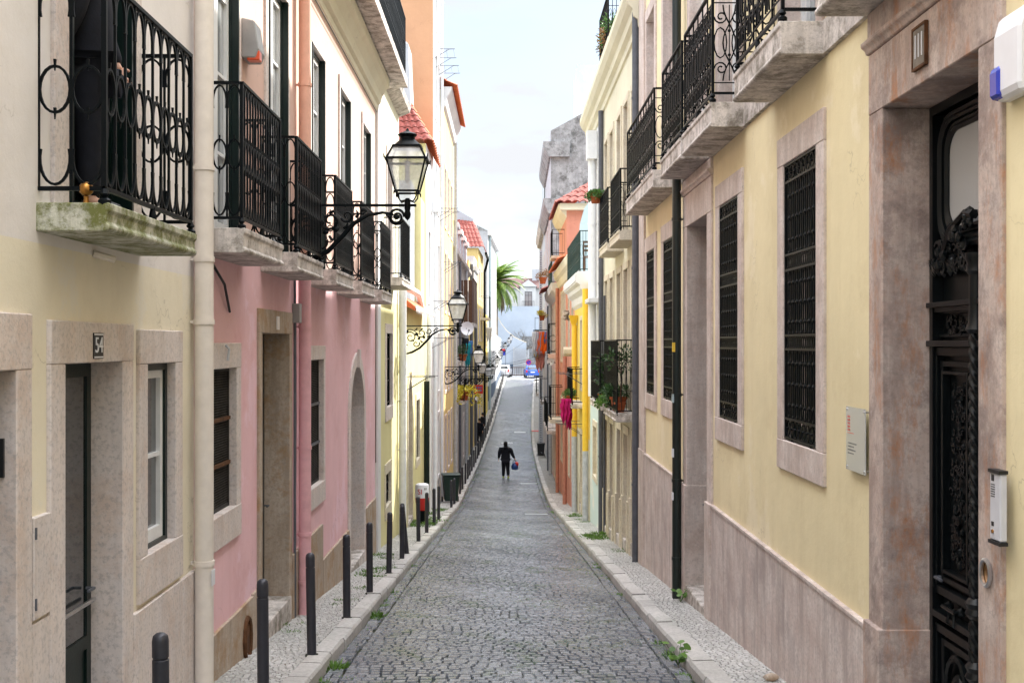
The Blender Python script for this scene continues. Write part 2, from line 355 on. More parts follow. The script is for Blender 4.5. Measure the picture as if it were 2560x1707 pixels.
sheet('pavement_bed', 'joint', lambda y: kr(y)+.02, lambda y: 2.7, -8, 46, 2, .104)
def brick_mat(name, a, b, mort, w, h, rough, moss=.5, bs_=.5):
    m, nt, bs, N, L = nodes(name); tc = N('ShaderNodeTexCoord').outputs['Object']
    br = N('ShaderNodeTexBrick'); br.inputs['Scale'].default_value = 1; br.inputs['Brick Width'].default_value = w; br.inputs['Row Height'].default_value = h
    br.inputs['Mortar Size'].default_value = .012; br.inputs['Color1'].default_value = c4(a); br.inputs['Color2'].default_value = c4(b); br.inputs['Mortar'].default_value = c4(mort)
    L(tc, br.inputs['Vector'])
    c = mixc(N, L, ramp(N, L, noise(N, L, tc, 2.2, 9, .8), .40, .60), tuple(x*.55 for x in a), br.outputs[0])
    c = mixc(N, L, .8, br.outputs[0], c)
    f = N('ShaderNodeMath'); f.operation = 'MULTIPLY'; f.inputs[1].default_value = moss; L(ramp(N, L, noise(N, L, tc, .6, 8, .8), .50, .62), f.inputs[0])
    c = mixc(N, L, f.outputs[0], c, (.05, .10, .025))
    L(c, bs.inputs['Base Color']); bs.inputs['Roughness'].default_value = rough
    b1 = bump(N, L, bs, br.outputs['Fac'], -bs_, .03); bump(N, L, bs, noise(N, L, tc, 5, 6, .75), .8, .12, b1)
    return m
M['road_far'] = brick_mat('worn_basalt_road', (.10, .11, .135), (.19, .20, .23), (.03, .03, .03), .2, .16, .32, .5)
M['pave_far'] = brick_mat('worn_limestone_paving', (.36, .34, .32), (.46, .44, .42), (.16, .15, .12), .08, .08, .6, .15)
M['plaza'] = brick_mat('pale_square_paving', (.5, .5, .5), (.6, .6, .6), (.3, .3, .3), .3, .3, .6, .05)
sheet('road', 'road_far', lambda y: kl(y)-.02, lambda y: kr(y)+.02, 103.9, 131, 2, 0, 4)
sheet('pavement', 'pave_far', lambda y: wl(y)-.3, lambda y: kl(y)-.2, 46, 136, 2, .12)
sheet('pavement', 'pave_far', lambda y: kr(y)+.2, lambda y: wr(y)+.3, 46, 128, 2, .12)
o = MB().quad((-60, 131, -2.10), (60, 131, -2.10), (60, 143, -1.88), (-60, 143, -1.88)).build('road', 'plaza'); struct(o)
o = MB().quad((-400, -60, -7), (400, -60, -7), (400, 900, -7), (-400, 900, -7)).build('ground', 'joint'); struct(o)
o = MB().box(-300, 300, 143, 600, -9, -1.86).build('terrain', 'joint'); struct(o)
o = MB().box(-300, 300, 146, 600, -9, 6.6).build('terrain', 'joint'); struct(o)

def setts(name, mat, xl, xr, y0, y1, dx, dy, h, gap, jit, wavy=0, tilt=.25, border=None):
    vs = []; fs = []; y = y0; row = 0
    while y < y1:
        d = dy*rnd.uniform(.86, 1.14); a, b = xl(y), xr(y); x = a-rnd.uniform(0, dx*.5)
        ph = rnd.uniform(0, 6)
        while x < b-.01:
            w = dx*rnd.uniform(.78, 1.25); x0 = max(x, a); x1 = min(x+w, b)
            if x1-x0 > .03:
                yw = wavy*(math.sin(x0*2.1+y*.35)+.5*math.sin(x0*4.3+y*.8+1))
                tz = h*rnd.uniform(.78, 1.1)+UND*(math.sin(y*.9+1.3*x0)*math.sin(x0*1.7+.31*y)+.5*math.sin(y*2.3+x0*3.1)); tx, ty = rnd.uniform(-tilt, tilt)*h, rnd.uniform(-tilt, tilt)*h
                i0 = h*rnd.uniform(.45, .9); q = gap*.9
                def zz(px, py, t): return gz(py)+t
                j = lambda: rnd.uniform(-jit, jit)
                cr = [(x0+q, y+q), (x1-q, y+q), (x1-q, y+d-q), (x0+q, y+d-q)]
                n = len(vs)
                for (px, py) in cr: vs.append((px+j(), py+yw+j(), gz(py)+xz-.01))
                tp = [(x0+q+i0, y+q+i0, -tx-ty), (x1-q-i0, y+q+i0, tx-ty), (x1-q-i0, y+d-q-i0, tx+ty), (x0+q+i0, y+d-q-i0, -tx+ty)]
                for (px, py, t) in tp: vs.append((px+j(), py+yw+j(), gz(py)+xz+tz+t))
                fs += [(n+4, n+5, n+6, n+7), (n, n+1, n+5, n+4), (n+1, n+2, n+6, n+5), (n+2, n+3, n+7, n+6), (n+3, n, n+4, n+7)]
            x += w
        y += d; row += 1
    me = bpy.data.meshes.new(name); me.from_pydata(vs, [], fs); me.materials.append(M[mat])
    o = bpy.data.objects.new(name, me); COL.objects.link(o); o['kind'] = 'structure'; return o
xz = 0; UND = .009
setts('road', 'cobble', lambda y: kl(y)+.17, lambda y: kr(y)-.17, 3.6, 60, .105, .105, .013, .004, .003, .05, .10)
setts('road', 'cobble', lambda y: kl(y)+.01, lambda y: kr(y)-.01, 60, 104, .13, .14, .016, .006, .004, .05, .1)
setts('road_gutter', 'cobble', lambda y: kl(y)+.005, lambda y: kl(y)+.165, 3.6, 60, .16, .2, .012, .005, .005)
setts('road_gutter', 'cobble', lambda y: kr(y)-.165, lambda y: kr(y)-.005, 3.6, 60, .16, .2, .012, .005, .005)
xz = .114; UND = 0
setts('pavement', 'calcada', lambda y: wl(y)-.02, lambda y: kl(y)-.2, 3.6, 46, .062, .06, .007, .003, .002, .008, .15)
setts('pavement', 'calcada', lambda y: kr(y)+.2, lambda y: wr(y)+.02, 3.6, 46, .062, .06, .007, .003, .002, .008, .15)
def kerb(fn, sgn, y1):
    mb = MB(); y = 3.4
    while y < y1:
        l = rnd.uniform(.45, .85)*(1 if y < 60 else 3); g = .008; z0, z1 = gz(y), gz(y+l); xa, xb = fn(y), fn(y+l); w = .20+rnd.uniform(-.012, .008)
        dz = rnd.uniform(-.008, .012); ox = rnd.uniform(-.008, .008)
        e = .022
        pr = [(0+ox, -.12), (0+ox+.004, .12-e), (e+ox, .128+dz), (w, .134+dz), (w, -.12)]
        vs = [(xa+sgn*p, y+g, z0+q) for p, q in pr]+[(xb+sgn*p, y+l-g, z1+q) for p, q in pr]; k = 5
        mb.add(vs, [(i, (i+1) % k, k+(i+1) % k, k+i) for i in range(k)]+[tuple(range(k-1, -1, -1)), tuple(range(k, 2*k))])
        y += l
    struct(mb.build('kerb', 'kerb'))
kerb(kl, -1, 134); kerb(kr, 1, 127)

# ---------------------------------------------------------------- facades
class Bld:
    def __init__(s, side, y0, y1, zt, label, wall, name='town_house', cat='house', bands=None, depth=6, gable=None, xoff=0, top='concrete', gtop=None, x0=None, x1=None, zlow=None):
        s.side = side; s.sg = 1 if side == 'L' else -1; fn = wl if side == 'L' else wr
        s.y0, s.y1, s.zt, s.wall, s.depth, s.gable, s.top = y0, y1, zt, wall, depth, gable or wall, top
        s.xa = (fn(y0) if x0 is None else x0)+s.sg*xoff; s.xb = (fn(y1) if x1 is None else x1)+s.sg*xoff
        s.bands = bands or [(zt, wall, 'wall')]; s.holes = []; s.arches = []; s.zlow = zlow
        m = (y0+y1)/2; s.o = Vector((s.X(m), m, gz(m)+.12)); s.root = empty(name, s.o, label, cat, 'houses lining the steep street'); s.gz = None
    def X(s, u): return s.xa+(s.xb-s.xa)*(u-s.y0)/(s.y1-s.y0)
    def P(s, p): u, w, v = p; return (s.X(u)+s.sg*w-s.o.x, u-s.o.y, v-s.o.z)
    def mb(s): return MB(s.P)
    def finish(s):
        e = .002; zb = (s.zlow if s.zlow is not None else min(gz(s.y0), gz(s.y1))-1.0); lo = zb
        for zt, mat, nm in s.bands:
            us = sorted({s.y0+e, s.y1-e}|{min(max(h[i], s.y0+e), s.y1-e) for h in s.holes for i in (0, 1)})
            vs = sorted({lo, zt}|{h[i] for h in s.holes for i in (2, 3) if lo < h[i] < zt})
            mb = s.mb()
            for a, b in zip(us, us[1:]):
                if b-a < 1e-5: continue
                for c, d in zip(vs, vs[1:]):
                    mu, mv = (a+b)/2, (c+d)/2
                    if any(h[0] < mu < h[1] and h[2] < mv < h[3] for h in s.holes): continue
                    mb.quad((a, 0, c), (b, 0, c), (b, 0, d), (a, 0, d))
            if nm == s.bands[0][2]:
                for (cu, cv, r, top) in s.arches:      # spandrels over an arch
                    for q in range(16):
                        a0, a1 = PI-PI*q/16, PI-PI*(q+1)/16
                        x0, x1 = cu+r*math.cos(a0), cu+r*math.cos(a1)
                        mb.quad((x0, 0, cv+r*math.sin(a0)), (x1, 0, cv+r*math.sin(a1)), (x1, 0, top), (x0, 0, top))
            mb.build(nm, mat, s.root); lo = zt
        D = s.depth; mb = s.mb(); y0, y1 = s.y0+e, s.y1-e; zt = s.zt
        mb.quad((y0, 0, zb), (y0, -D, zb), (y0, -D, zt), (y0, 0, zt)); mb.quad((y1, 0, zb), (y1, -D, zb), (y1, -D, zt), (y1, 0, zt))
        mb.quad((y0, -D, zb), (y1, -D, zb), (y1, -D, zt), (y0, -D, zt)); mb.build('gable_wall', s.gable, s.root)
        s.mb().quad((y0, 0, zt), (y1, 0, zt), (y1, -D, zt), (y0, -D, zt)).build('roof', s.top, s.root)
        return s
    def plinth(s, u0, u1, vt, mat='stone_plinth', proj=.03, jitter=0, slab=.8, cap=True):
        u = u0; mb = s.mb(); zb = gz(u1)-.6
        doors = sorted((h[0], h[1]) for h in s.holes if h[2] < vt)
        while u < u1-.02:
            w = min(slab*rnd.uniform(.75, 1.25), u1-u)
            for a, b in doors:
                if u < a < u+w: w = a-u
                if a-1e-4 <= u < b: u = b; w = 0; break
            if w == 0:
                if mb.v: mb.build('plinth', mat, s.root, bevel=.003); mb = s.mb()
                continue
            if u1-u-w < .1: w = u1-u
            for a, b in doors:
                if u < a < u+w: w = a-u
            t = vt+rnd.uniform(-jitter, jitter); p = proj+rnd.uniform(-.002, .002)
            mb.box(u+.002, u+w-.002, -.01, p, zb, t-(.03 if cap else 0))
            if cap: mb.box(u, u+w-.001, -.01, p+.012, t-.03, t)
            u += w
        if mb.v: mb.build('plinth', mat, s.root, bevel=.003)
    def cornice(s, prof, mat, u0=None, u1=None, name='cornice'):
        return s.mb().prof(prof, s.y0 if u0 is None else u0, s.y1 if u1 is None else u1).build(name, mat, s.root)
    def pipe(s, u, v0, v1, r, mat, w=None, clamps=(), name='drainpipe', n=12):
        w = w or r+.03; mb = s.mb(); mb.tube([(u, w, v0), (u, w, v1)], r, n)
        for c in clamps: mb.tube([(u, w, c-.02), (u, w, c+.02)], r+.008, n); mb.box(u-.015, u+.015, -.0, w-r*.5, c-.01, c+.01)
        return mb.build(name, mat, s.root, True)
    # ---------------- openings
    def surround(s, u0, u1, v0, v1, sd, st, sb, d, proj, mat, parent, name, moulded=False):
        mb = s.mb()
        if sb > 0: mb.box(u0-sd, u1+sd, -d, proj+.004, v0-sb, v0)
        v00 = v0 if sb > 0 else v0-.0
        mb.box(u0-sd, u0, -d, proj, v00, v1); mb.box(u1, u1+sd, -d, proj, v00, v1)
        mb.box(u0-sd, u1+sd, -d, proj+.002, v1, v1+st)
        if moulded:
            mb.box(u0-sd-.03, u1+sd+.03, 0, proj+.05, v1+st, v1+st+.07)
        return mb.build(name, mat, parent, bevel=.006)
    def glazing(s, u0, u1, v0, v1, w, rows, fc, lc, parent, pane='pane', leaves=2, ff=.05):
        mb = s.mb(); f = ff
        for a, b, c, d in ((u0, u0+f, v0, v1), (u1-f, u1, v0, v1), (u0+f, u1-f, v1-f, v1), (u0+f, u1-f, v0, v0+.03)): mb.box(a, b, w-.05, w+.03, c, d)
        mb.build('frame', fc, parent)
        a0, b0 = u0+f, u1-f; lw = (b0-a0)/leaves; mb = s.mb(); t = .055
        for k in range(leaves):
            a, b = a0+k*lw+.004, a0+(k+1)*lw-.004; c, d = v0+.03, v1-f
            for p, q, r_, z in ((a, a+t, c, d), (b-t, b, c, d), (a+t, b-t, d-t, d), (a+t, b-t, c, c+t*1.6)): mb.box(p, q, w-.03, w+.012, r_, z)
            for i in range(1, rows): z = c+(d-c)*i/rows; mb.box(a+t, b-t, w-.025, w+.006, z-.014, z+.014)
        mb.build('casement', lc, parent)
        s.mb().quad((u0+f, w-.02, v0+.03), (u1-f, w-.02, v0+.03), (u1-f, w-.02, v1-f), (u0+f, w-.02, v1-f)).build('pane', pane, parent)
    def window(s, u0, u1, v0, v1, kind='sash', sd=.16, st=.2, sb=.16, d=.2, sm='stone_grey', proj=.025, rows=3, fc='green_wood', lc='white_paint', pane='pane', label=None, leaves=2, name='window', **k):
        s.holes.append((u0-sd, u1+sd, v0-sb, v1+st))
        w = s.surround(u0, u1, v0, v1, sd, st, sb, d+.08, proj, sm, s.root, name, k.get('moulded', False))
        if label: w['label'] = label
        if kind == 'shutter':
            mb = s.mb()
            for a, b in ((u0, (u0+u1)/2-.004), ((u0+u1)/2+.004, u1)):
                for p, q in ((a, a+.05), (b-.05, b)): mb.box(p, q, -d-.03, -d+.01, v0, v1)
                z = v0
                while z < v1-.03: mb.box(a+.05, b-.05, -d-.02, -d+.004, z, z+.03); z += .045
            mb.build('shutter', lc, w)
        else: s.glazing(u0, u1, v0, v1, -d, rows, fc, lc, w, pane, leaves)
        if k.get('dark_jamb'):
            s.mb().box(u1-.035, u1-.002, -d-.02, proj+.012, v0, v1).build('folded_shutter', 'green_wood', w); s.mb().box(u0+.002, u0+.035, -d-.02, proj+.012, v0, v1).build('folded_shutter', 'green_wood', w)
        if kind == 'mesh':
            mb = s.mb(); ww = -.06
            mb.box(u0, u1, ww-.015, ww+.015, v1-.03, v1); mb.box(u0, u1, ww-.015, ww+.015, v0, v0+.03); mb.box(u0, u0+.025, ww-.015, ww+.015, v0+.03, v1-.03); mb.box(u1-.025, u1, ww-.015, ww+.015, v0+.03, v1-.03)
            n = int((u1-u0)/.022)
            for i in range(1, n): u = u0+(u1-u0)*i/n; mb.box(u-.0028, u+.0028, ww-.004, ww, v0+.03, v1-.03)
            n = int((v1-v0)/.022)
            for i in range(1, n): z = v0+(v1-v0)*i/n; mb.box(u0+.025, u1-.025, ww, ww+.004, z-.0028, z+.0028)
            g = mb.build('grille', 'rust', w); mb = s.mb()
            for t in (.36, .68): z = v1-(v1-v0)*t; mb.box(u0+.01, u1-.01, ww+.006, ww+.03, z-.015, z+.015)
            mb.build('crossbar', k.get('bar', 'rust_bar'), w)
        if kind == 'bars':
            mb = s.mb(); n = max(3, int((u1-u0)/.12))
            for i in range(n+1): u = u0+(u1-u0)*i/n; mb.tube([(u, -.05, v0), (u, -.05, v1)], .009, 5)
            for t in (.05, .35, .65, .95): z = v0+(v1-v0)*t; mb.box(u0, u1, -.065, -.035, z-.01, z+.01)
            mb.build('grille', 'iron', w)
        if kind == 'baluster': s.baluster(u0, u1, v0, v1, w)
        return w
    def baluster(s, u0, u1, v0, v1, par):
        mb = s.mb(); W = .0; h = v1-v0; u0 += .012; u1 -= .012
        lv = [0, .062, .325, .38, .615, .665, .915, .985]; zs = [v1-h*t-.012 for t in lv]   # top .. bottom
        for z in zs: mb.box(u0, u1, W-.014, W+.014, z-.009, z+.009)
        for u in (u0, u1): mb.box(u-.012, u+.012, W-.012, W+.012, v0+.02, v1-.005)
        n = 8; bays = (u1-u0)/n
        for pa, pb in ((1, 2), (3, 4), (5, 6)):
            za, zb = zs[pa], zs[pb]; H = za-zb
            for i in range(1, n):
                u = u0+bays*i
                pr = [(.006, 0), (.014, .02), (.008, .04), (.007, .16*H), (.017, .2*H), (.007, .24*H), (.0075, .46*H), (.018, .5*H), (.0075, .54*H), (.007, .76*H), (.017, .8*H), (.007, .84*H), (.008, H-.04), (.014, H-.02), (.006, H)]
                mb.lathe([(r, z) for r, z in pr], (u, W, zb), 6)
            for i in range(n):
                u = u0+bays*(i+.5)
                mb.box(u-.004, u+.004, W-.006, W+.006, zb, za)
        for pa, pb in ((0, 1), (2, 3), (4, 5), (6, 7)):
            za, zb = zs[pa], zs[pb]; H = za-zb
            m2 = n if pa in (0, 6) else n*2
            for i in range(m2):
                u = u0+(u1-u0)*(i+.5)/m2; ru = (u1-u0)/m2*.42
                mb.tube([(p, W, q) for p, q in arc(u, (za+zb)/2, ru, H*.42, 0, 360, 10)[:-1]], .0055, 4, True)
                if m2 == n: mb.ico((u, W, (za+zb)/2), .013, 1)
        for u in (u0+.2, u1-.2): mb.tube([(u, W, v0+.04), (u, W, v0-.0)], .012, 6)
        return mb.build('grille', 'iron', par)
    def door(s, u0, u1, v0, v1, leaf='green_wood', sd=.2, st=.24, d=.22, sm='stone_grey', proj=.025, label=None, threshold=True, arch=False, fan=0, blocks=0, moulded=False, name='door', panels=True):
        zb = gz(u1)-.5
        if arch:
            r = (u1-u0)/2; cu = (u0+u1)/2; R_ = r+sd; top = v1+R_+.02; s.holes.append((u0-sd, u1+sd, zb-2, top)); s.arches.append((cu, v1, R_, top))
        else: s.holes.append((u0-sd, u1+sd, zb-2, v1+st))
        mb = s.mb(); w = -d
        vt = v1
        mb.box(u0, u1, w-.05, w, v0, vt)
        um = (u0+u1)/2
        if panels:
            for a, b in ((u0+.06, um-.02), (um+.02, u1-.06)):
                H = vt-v0
                for c, e in ((.05, .3), (.35, .7), (.75, .95)):
                    z0, z1 = v0+H*c, v0+H*e
                    mb.box(a, b, w, w+.012, z0, z1); mb.box(a+.05, b-.05, w+.012, w+.022, z0+.05, z1-.05)
            mb.box(um-.018, um+.018, w, w+.03, v0, vt)
        dr = mb.build(name, leaf, s.root, bevel=.004)
        if label: dr['label'] = label
        if arch:
            mb = s.mb(); n = 18
            for q in range(n):
                a0, a1 = PI*q/n, PI*(q+1)/n
                pts = []
                for ww in (proj, -d-.05):
                    for rr, aa in ((r, a0), (R_, a0), (R_, a1), (r, a1)): pts.append((cu-rr*math.cos(aa), ww, v1+rr*math.sin(aa)))
                mb.add(pts, [(0, 1, 2, 3), (7, 6, 5, 4), (0, 3, 7, 4), (1, 5, 6, 2)])
            mb.box(u0-sd, u0, -d-.05, proj, zb, v1); mb.box(u1, u1+sd, -d-.05, proj, zb, v1)
            mb.box(cu-.09, cu+.09, proj, proj+.04, v1+r-.02, v1+R_+.05)
            mb.build('surround', sm, dr)
            fm = s.mb(); fm.add([(cu, w, v1)]+[(cu-r*math.cos(PI*q/12), w, v1+r*math.sin(PI*q/12)) for q in range(13)], [(0, q+1, q+2) for q in range(12)]); fm.build('fanlight', 'pane', dr)
        else:
            mb = s.mb(); bw = .03
            mb.box(u0-sd, u0, -d-.05, proj, zb, v1); mb.box(u1, u1+sd, -d-.05, proj, zb, v1); mb.box(u0-sd, u1+sd, -d-.05, proj+.002, v1, v1+st)
            if blocks: mb.box(u0-sd-.02, u0+.004, -d-.04, proj+bw, zb, v0+blocks); mb.box(u1-.012, u1+sd+.02, -d-.045, proj+bw, zb, v0+blocks)
            if moulded:
                mb.prof([(0, v1+st+.002), (proj+.015, v1+st+.002), (proj+.025, v1+st+.03), (proj+.05, v1+st+.05), (proj+.05, v1+st+.08), (0, v1+st+.08)], u0-sd-.01, u1+sd+.01)
                mb.box(u0-sd, u1+sd, -.01, proj+.01, v1+st+.08, 4.08)
            mb.build('surround', sm, dr, bevel=.006)
        if threshold: s.mb().box(u0-.02, u1+.02, -d-.05, .04, zb, v0).build('threshold', 'stone_old', dr, bevel=.01)
        mb = s.mb(); hv = v0+1.02; mb.tube([(u1-.1, w+.02, hv), (u1-.1, w+.07, hv), (u1-.2, w+.07, hv)], .01, 6); mb.build('handle', 'zinc', dr)
        return dr
    # ---------------- balconies
    def balcony(s, u0, u1, vb, vt, proj, style='oval', h=1.08, mat='stone_old', iron='iron', gap=.10, step=.15, label=None, brackets=False, stub=.0, sides=(1, 1), name='balcony'):
        mb = s.mb(); th = vt-vb
        mb.prof([(-.01, vb), (proj-.02, vb), (proj, vb+.012), (proj, vb+.035), (proj-.014, vb+.045), (proj-.014, vt-.05), (proj, vt-.042), (proj, vt), (-.01, vt)], u0, u1)
        sl = mb.build(name, mat, s.root, bevel=.006)
        if label: sl['label'] = label
        if style: s.railing(u0+.03, u1-.03, vt+gap, vt+gap+h, proj-.035, style, step, sl, iron, sides)
        return sl
    def railing(s, u0, u1, z0, z1, w, style, step, par, iron='iron', sides=(1, 1)):
        mb = s.mb()
        def panel(P, L):
            n = max(1, round(L/step)); b = L/n; H = z1-z0
            def tb(pts, r=.006, c=False): mb.tube([P(t, z) for t, z in pts], r, 4, c)
            if style == 'oval':
                for i in range(n+1): tb([(i*b, z0), (i*b, z1)], .0100)
                for i in range(n):
                    c = (i+.5)*b; r = b*.46
                    tb(arc(c, z0+H*.47, r, H*.11, 0, 360, 20)[:-1], .0095, True)
                    tb(arc(c, z0+H*.145, r, H*.125, 160, 380, 14), .0095); tb(arc(c, z1-H*.145, r, H*.125, -20, 200, 14), .0095)
                    for zc in (z0+H*.585, z0+H*.355): tb([(c, zc-.03), (c, zc+.03)], [.004, .010])
            elif style == 'scroll':
                n2 = max(1, round(L/.30)); B = L/n2
                tb([(0, z0+.10*H), (L, z0+.10*H)], .007); tb([(0, z1-.13*H), (L, z1-.13*H)], .007)
                for i in range(n2+1): tb([(i*B, z0), (i*B, z1)], .010)
                a, c_ = z0+.12*H, z1-.15*H; hh = c_-a
                for i in range(n2):
                    x = (i+.5)*B
                    for q in (-1, 1):
                        tb([(x+q*B*.12*math.cos(PI*t/6)*1.6, a+hh*t/12) for t in range(13)], .009)
                        tb(spiral(x+q*B*.25, a+hh*.16, B*.21, B*.05, -90*q+90, 90+q*400, 14), .009)
                        tb(spiral(x+q*B*.25, a+hh*.84, B*.21, B*.05, 90*q-90, -90-q*400, 14), .009)
                        tb(arc(x+q*B*.27, a+hh*.5, B*.19, hh*.2, 0, 360, 12)[:-1], .008, True)
                    tb([(x, a-.0), (x, c_)], .006)
                    for zc in (a+hh*.34, a+hh*.66): mb.ico(P(x, zc), .018, 1)
            elif style == 'dense':
                n = max(2, round(L/.085)); b = L/n
                for i in range(n+1): tb([(i*b, z0), (i*b, z1)], .0085)
                for t in (.28, .72): tb([(0, z0+H*t), (L, z0+H*t)], .007)
                for i in range(n): tb(arc((i+.5)*b, z0+H*.5, b*.42, H*.16, 0, 360, 8)[:-1], .005, True)
            else:
                for i in range(n+1): tb([(i*b, z0), (i*b, z1)], .008)
        panel(lambda t, z: (u0+t, w, z), u1-u0)
        if sides[0]: panel(lambda t, z: (u0, t, z), w)
        if sides[1]: panel(lambda t, z: (u1, t, z), w)
        for z, r in ((z0, .011), (z1, .016)):
            mb.box(u0, u1, w-r, w+r, z-.011, z+.011)
            for q, u in zip(sides, (u0, u1)):
                if q: mb.box(u-r, u+r, -.02, w-r, z-.011, z+.011)
        for u in (u0, u1): mb.box(u-.013, u+.013, w-.013, w+.013, z0+.011, z1-.011); mb.lathe([(.006, -.11), (.022, -.10), (.034, -.08), (.034, -.06), (.014, -.045), (.028, -.028), (.014, 0)], (u, w, z0), 8)
        um = (u0+u1)/2; mb.lathe([(.006, -.10), (.024, -.08), (.024, -.055), (.012, 0)], (um, w, z0), 8)
        return mb.build('railing', iron, par)
    def shift(s, part, du):
        c = copy_tree(part, s.root); c.location = (0, du, 0); return c
# ================================================================ LEFT SIDE
# --- cream house nearest the camera
A = Bld('L', -2, 8.78, 9.6, 'nearest cream house on the left with mossy balcony and door number 54', 'cream', bands=[(2.52, 'cream_low', 'wall'), (9.6, 'cream', 'upper_wall')])
A.door(4.55, 5.53, gz(5.1)+.3, 1.872, 'black_wood', .18, .28, .19, label='dark doorway cut by the left picture edge')
d54 = A.door(6.147, 7.075, -.52, 1.892, 'green_wood', .2, .235, .19, 'stone_grey', panels=False, label='dark green glazed door under the number 54', threshold=True)
mb = A.mb(); mb.box(6.2, 6.27, -.19, -.175, -.5, 1.88); mb.box(7.0, 7.07, -.19, -.175, -.5, 1.88); mb.box(6.27, 7.0, -.19, -.175, 1.8, 1.88); mb.box(6.27, 7.0, -.19, -.175, .12, .2); mb.build('door_frame', 'green_wood', d54)
A.mb().quad((6.27, -.186, .2), (7.0, -.186, .2), (7.0, -.186, 1.8), (6.27, -.186, 1.8)).build('glass', 'pane', d54)
mb = A.mb(); mb.tube([(6.25, -.14, .42), (7.03, -.14, .42)], .014, 6); mb.box(6.255, 6.275, -.176, -.14, .40, .44); mb.build('push_bar', 'chrome', d54)
w = A.window(7.57, 8.22, .593, 1.867, 'sash', .17, .23, .3, .07, 'stone_grey', rows=2, leaves=1)
A.window(6.2, 7.24, 2.735, 5.7, 'french', .2, .2, 0, .12, 'stone_grey', rows=4, dark_jamb=True, name='balcony_door', fc='green_wood', lc='green_wood', pane='black_wood')  # near-black pane colour paints in the darkness of the doorway
A.balcony(5.815, 7.48, 2.58, 2.727, .376, 'oval', 1.09, 'stone_moss', gap=.075, step=.158, label='mossy lichen-covered balcony slab')
A.plinth(7.28, 8.78, .26, 'stone_grey', .03, 0, .55, False); A.plinth(5.72, 5.94, .58, 'stone_grey', .02, 0, 1, False)
mb = A.mb(); mb.box(5.725, 5.935, -.02, .028, .6, 1.12); mb.build('meter_cabinet', 'stone_grey', A.root, bevel=.004)
mb = A.mb(); [mb.tube([(5.74, .03, z-.03), (5.74, .03, z+.03)], .008, 6) for z in (.68, 1.04)]; mb.build('hinge', 'zinc', A.root)
A.pipe(8.70, gz(8.7)-.1, 9.5, .072, 'pipe_cream', .10, (3.35, 2.65, 2.17, .32), n=16)
mb = A.mb(); mb.tube([(6.62, 0, 2.53), (6.70, .10, 2.50)], .022, 8); mb.build('drain_spout', 'pipe_cream', A.root)
mb = A.mb(); mb.box(6.545, 6.70, .02, .034, 1.915, 2.065); np_ = mb.build('number_plate', 'black', d54)
def wall_text(b, name, txt, size, mat, par, u, v, w, sx=1):
    # text in the facade plane, read from the street
    sg = -1 if b.side == 'L' else 1
    # local +x of the text runs to the reader's right
    def f(p): return b.P((u-p[0]*sx*(1 if b.side == 'R' else -1)*1.0, w+p[2], v+p[1]))
    return text_part(name, txt, size, mat, par, f)
wall_text(A, 'number', '54', .13, 'white_plastic', d54, 6.62, 1.99, .037)
mb = A.mb(); mb.box(6.55, 6.695, .0342, .0352, 1.92, 1.928); mb.box(6.55, 6.695, .0342, .0352, 2.052, 2.06); mb.build('plate_border', 'white_plastic', d54)
mb = A.mb(); mb.box(8.655, 8.745, .168, .1735, .15, .27); mb.build('sticker', 'white_plastic', A.root)
A.mb().box(5.512, 5.529, -.13, -.035, 1.35, 1.54).build('black_plate', 'black', A.root)
# --- pink house
B = Bld('L', 8.78, 21.2, 7.0, 'long pink house with five iron balconies and an arched doorway', 'pink', bands=[(2.82, 'pink', 'wall'), (7.0, 'peach', 'upper_wall')])
B.window(9.2, 10.1, .565, 1.79, 'mesh', .16, .22, .28, .1, 'stone_grey', fc='rust', lc='rust')
mb = B.mb(); mb.tube([(9.66, .03, 1.99), (9.66, .06, 1.96), (9.66, .05, 1.86)], .012, 6); mb.build('hook', 'zinc_light', B.root)
B.door(11.17, 12.6, gz(12)+.34, 2.11, 'black_wood', .15, .24, .26, 'stone_tan')
mb = B.mb(); mb.box(11.83, 11.95, .02, .04, 2.15, 2.29); mb.build('number_plate', 'white_plastic', B.root)
B.window(13.95, 15.0, .2, 1.80, 'mesh', .12, .18, .27, .1, 'stone_grey', fc='rust', lc='rust', bar='zinc')
B.door(17.66, 19.35, gz(19)+.3, .8, 'black_wood', .22, .2, .34, 'stone_grey', arch=True, label='arched dark doorway in a stone surround')
for k, u in enumerate((8.86, 11.19, 13.77, 16.29, 18.95)):
    B.window(u+.28, u+1.28, 2.93, 5.75, 'french', .13, .17, 0, .06, 'stone_grey', rows=4, pane='pane_curtain', name='balcony_door', dark_jamb=True)
    if k == 0: bal = B.balcony(u, u+1.56, 2.715, 2.91, .38, 'oval', 1.06, 'stone_old', gap=.08, step=.10)
    else: B.shift(bal, u-8.86)
B.plinth(8.8, 14.9, -.38, 'stone_tan', .03, .02, 1.1, False); B.plinth(14.9, 21.1, -.85, 'stone_tan', .03, .02, 1.1, False)
mb = B.mb(); mb.box(8.79, 9.55, -.01, .012, -.35, -.1)
mb = B.mb(); mb.tube([(10.45+.13*math.cos(t*PI/6), .04, -.72+.2*math.sin(t*PI/6)) for t in range(12)], .022, 6, True); mb.box(10.36, 10.54, .03, .04, -.85, -.6); mb.build('vent_cover', 'rust_bar', B.root)
B.cornice([(0, 6.36), (.04, 6.38), (.05, 6.46), (.10, 6.50), (.13, 6.62), (.20, 6.74), (.26, 6.80), (.27, 6.93), (0, 6.93)], 'pale_cream')
t = B.mb().box(8.8, 21.9, -.3, .55, 6.95, 7.1).build('terrace_slab', 'stone_old', B.root)
B.railing(9.0, 21.85, 7.17, 8.27, .5, 'dense', .1, t)
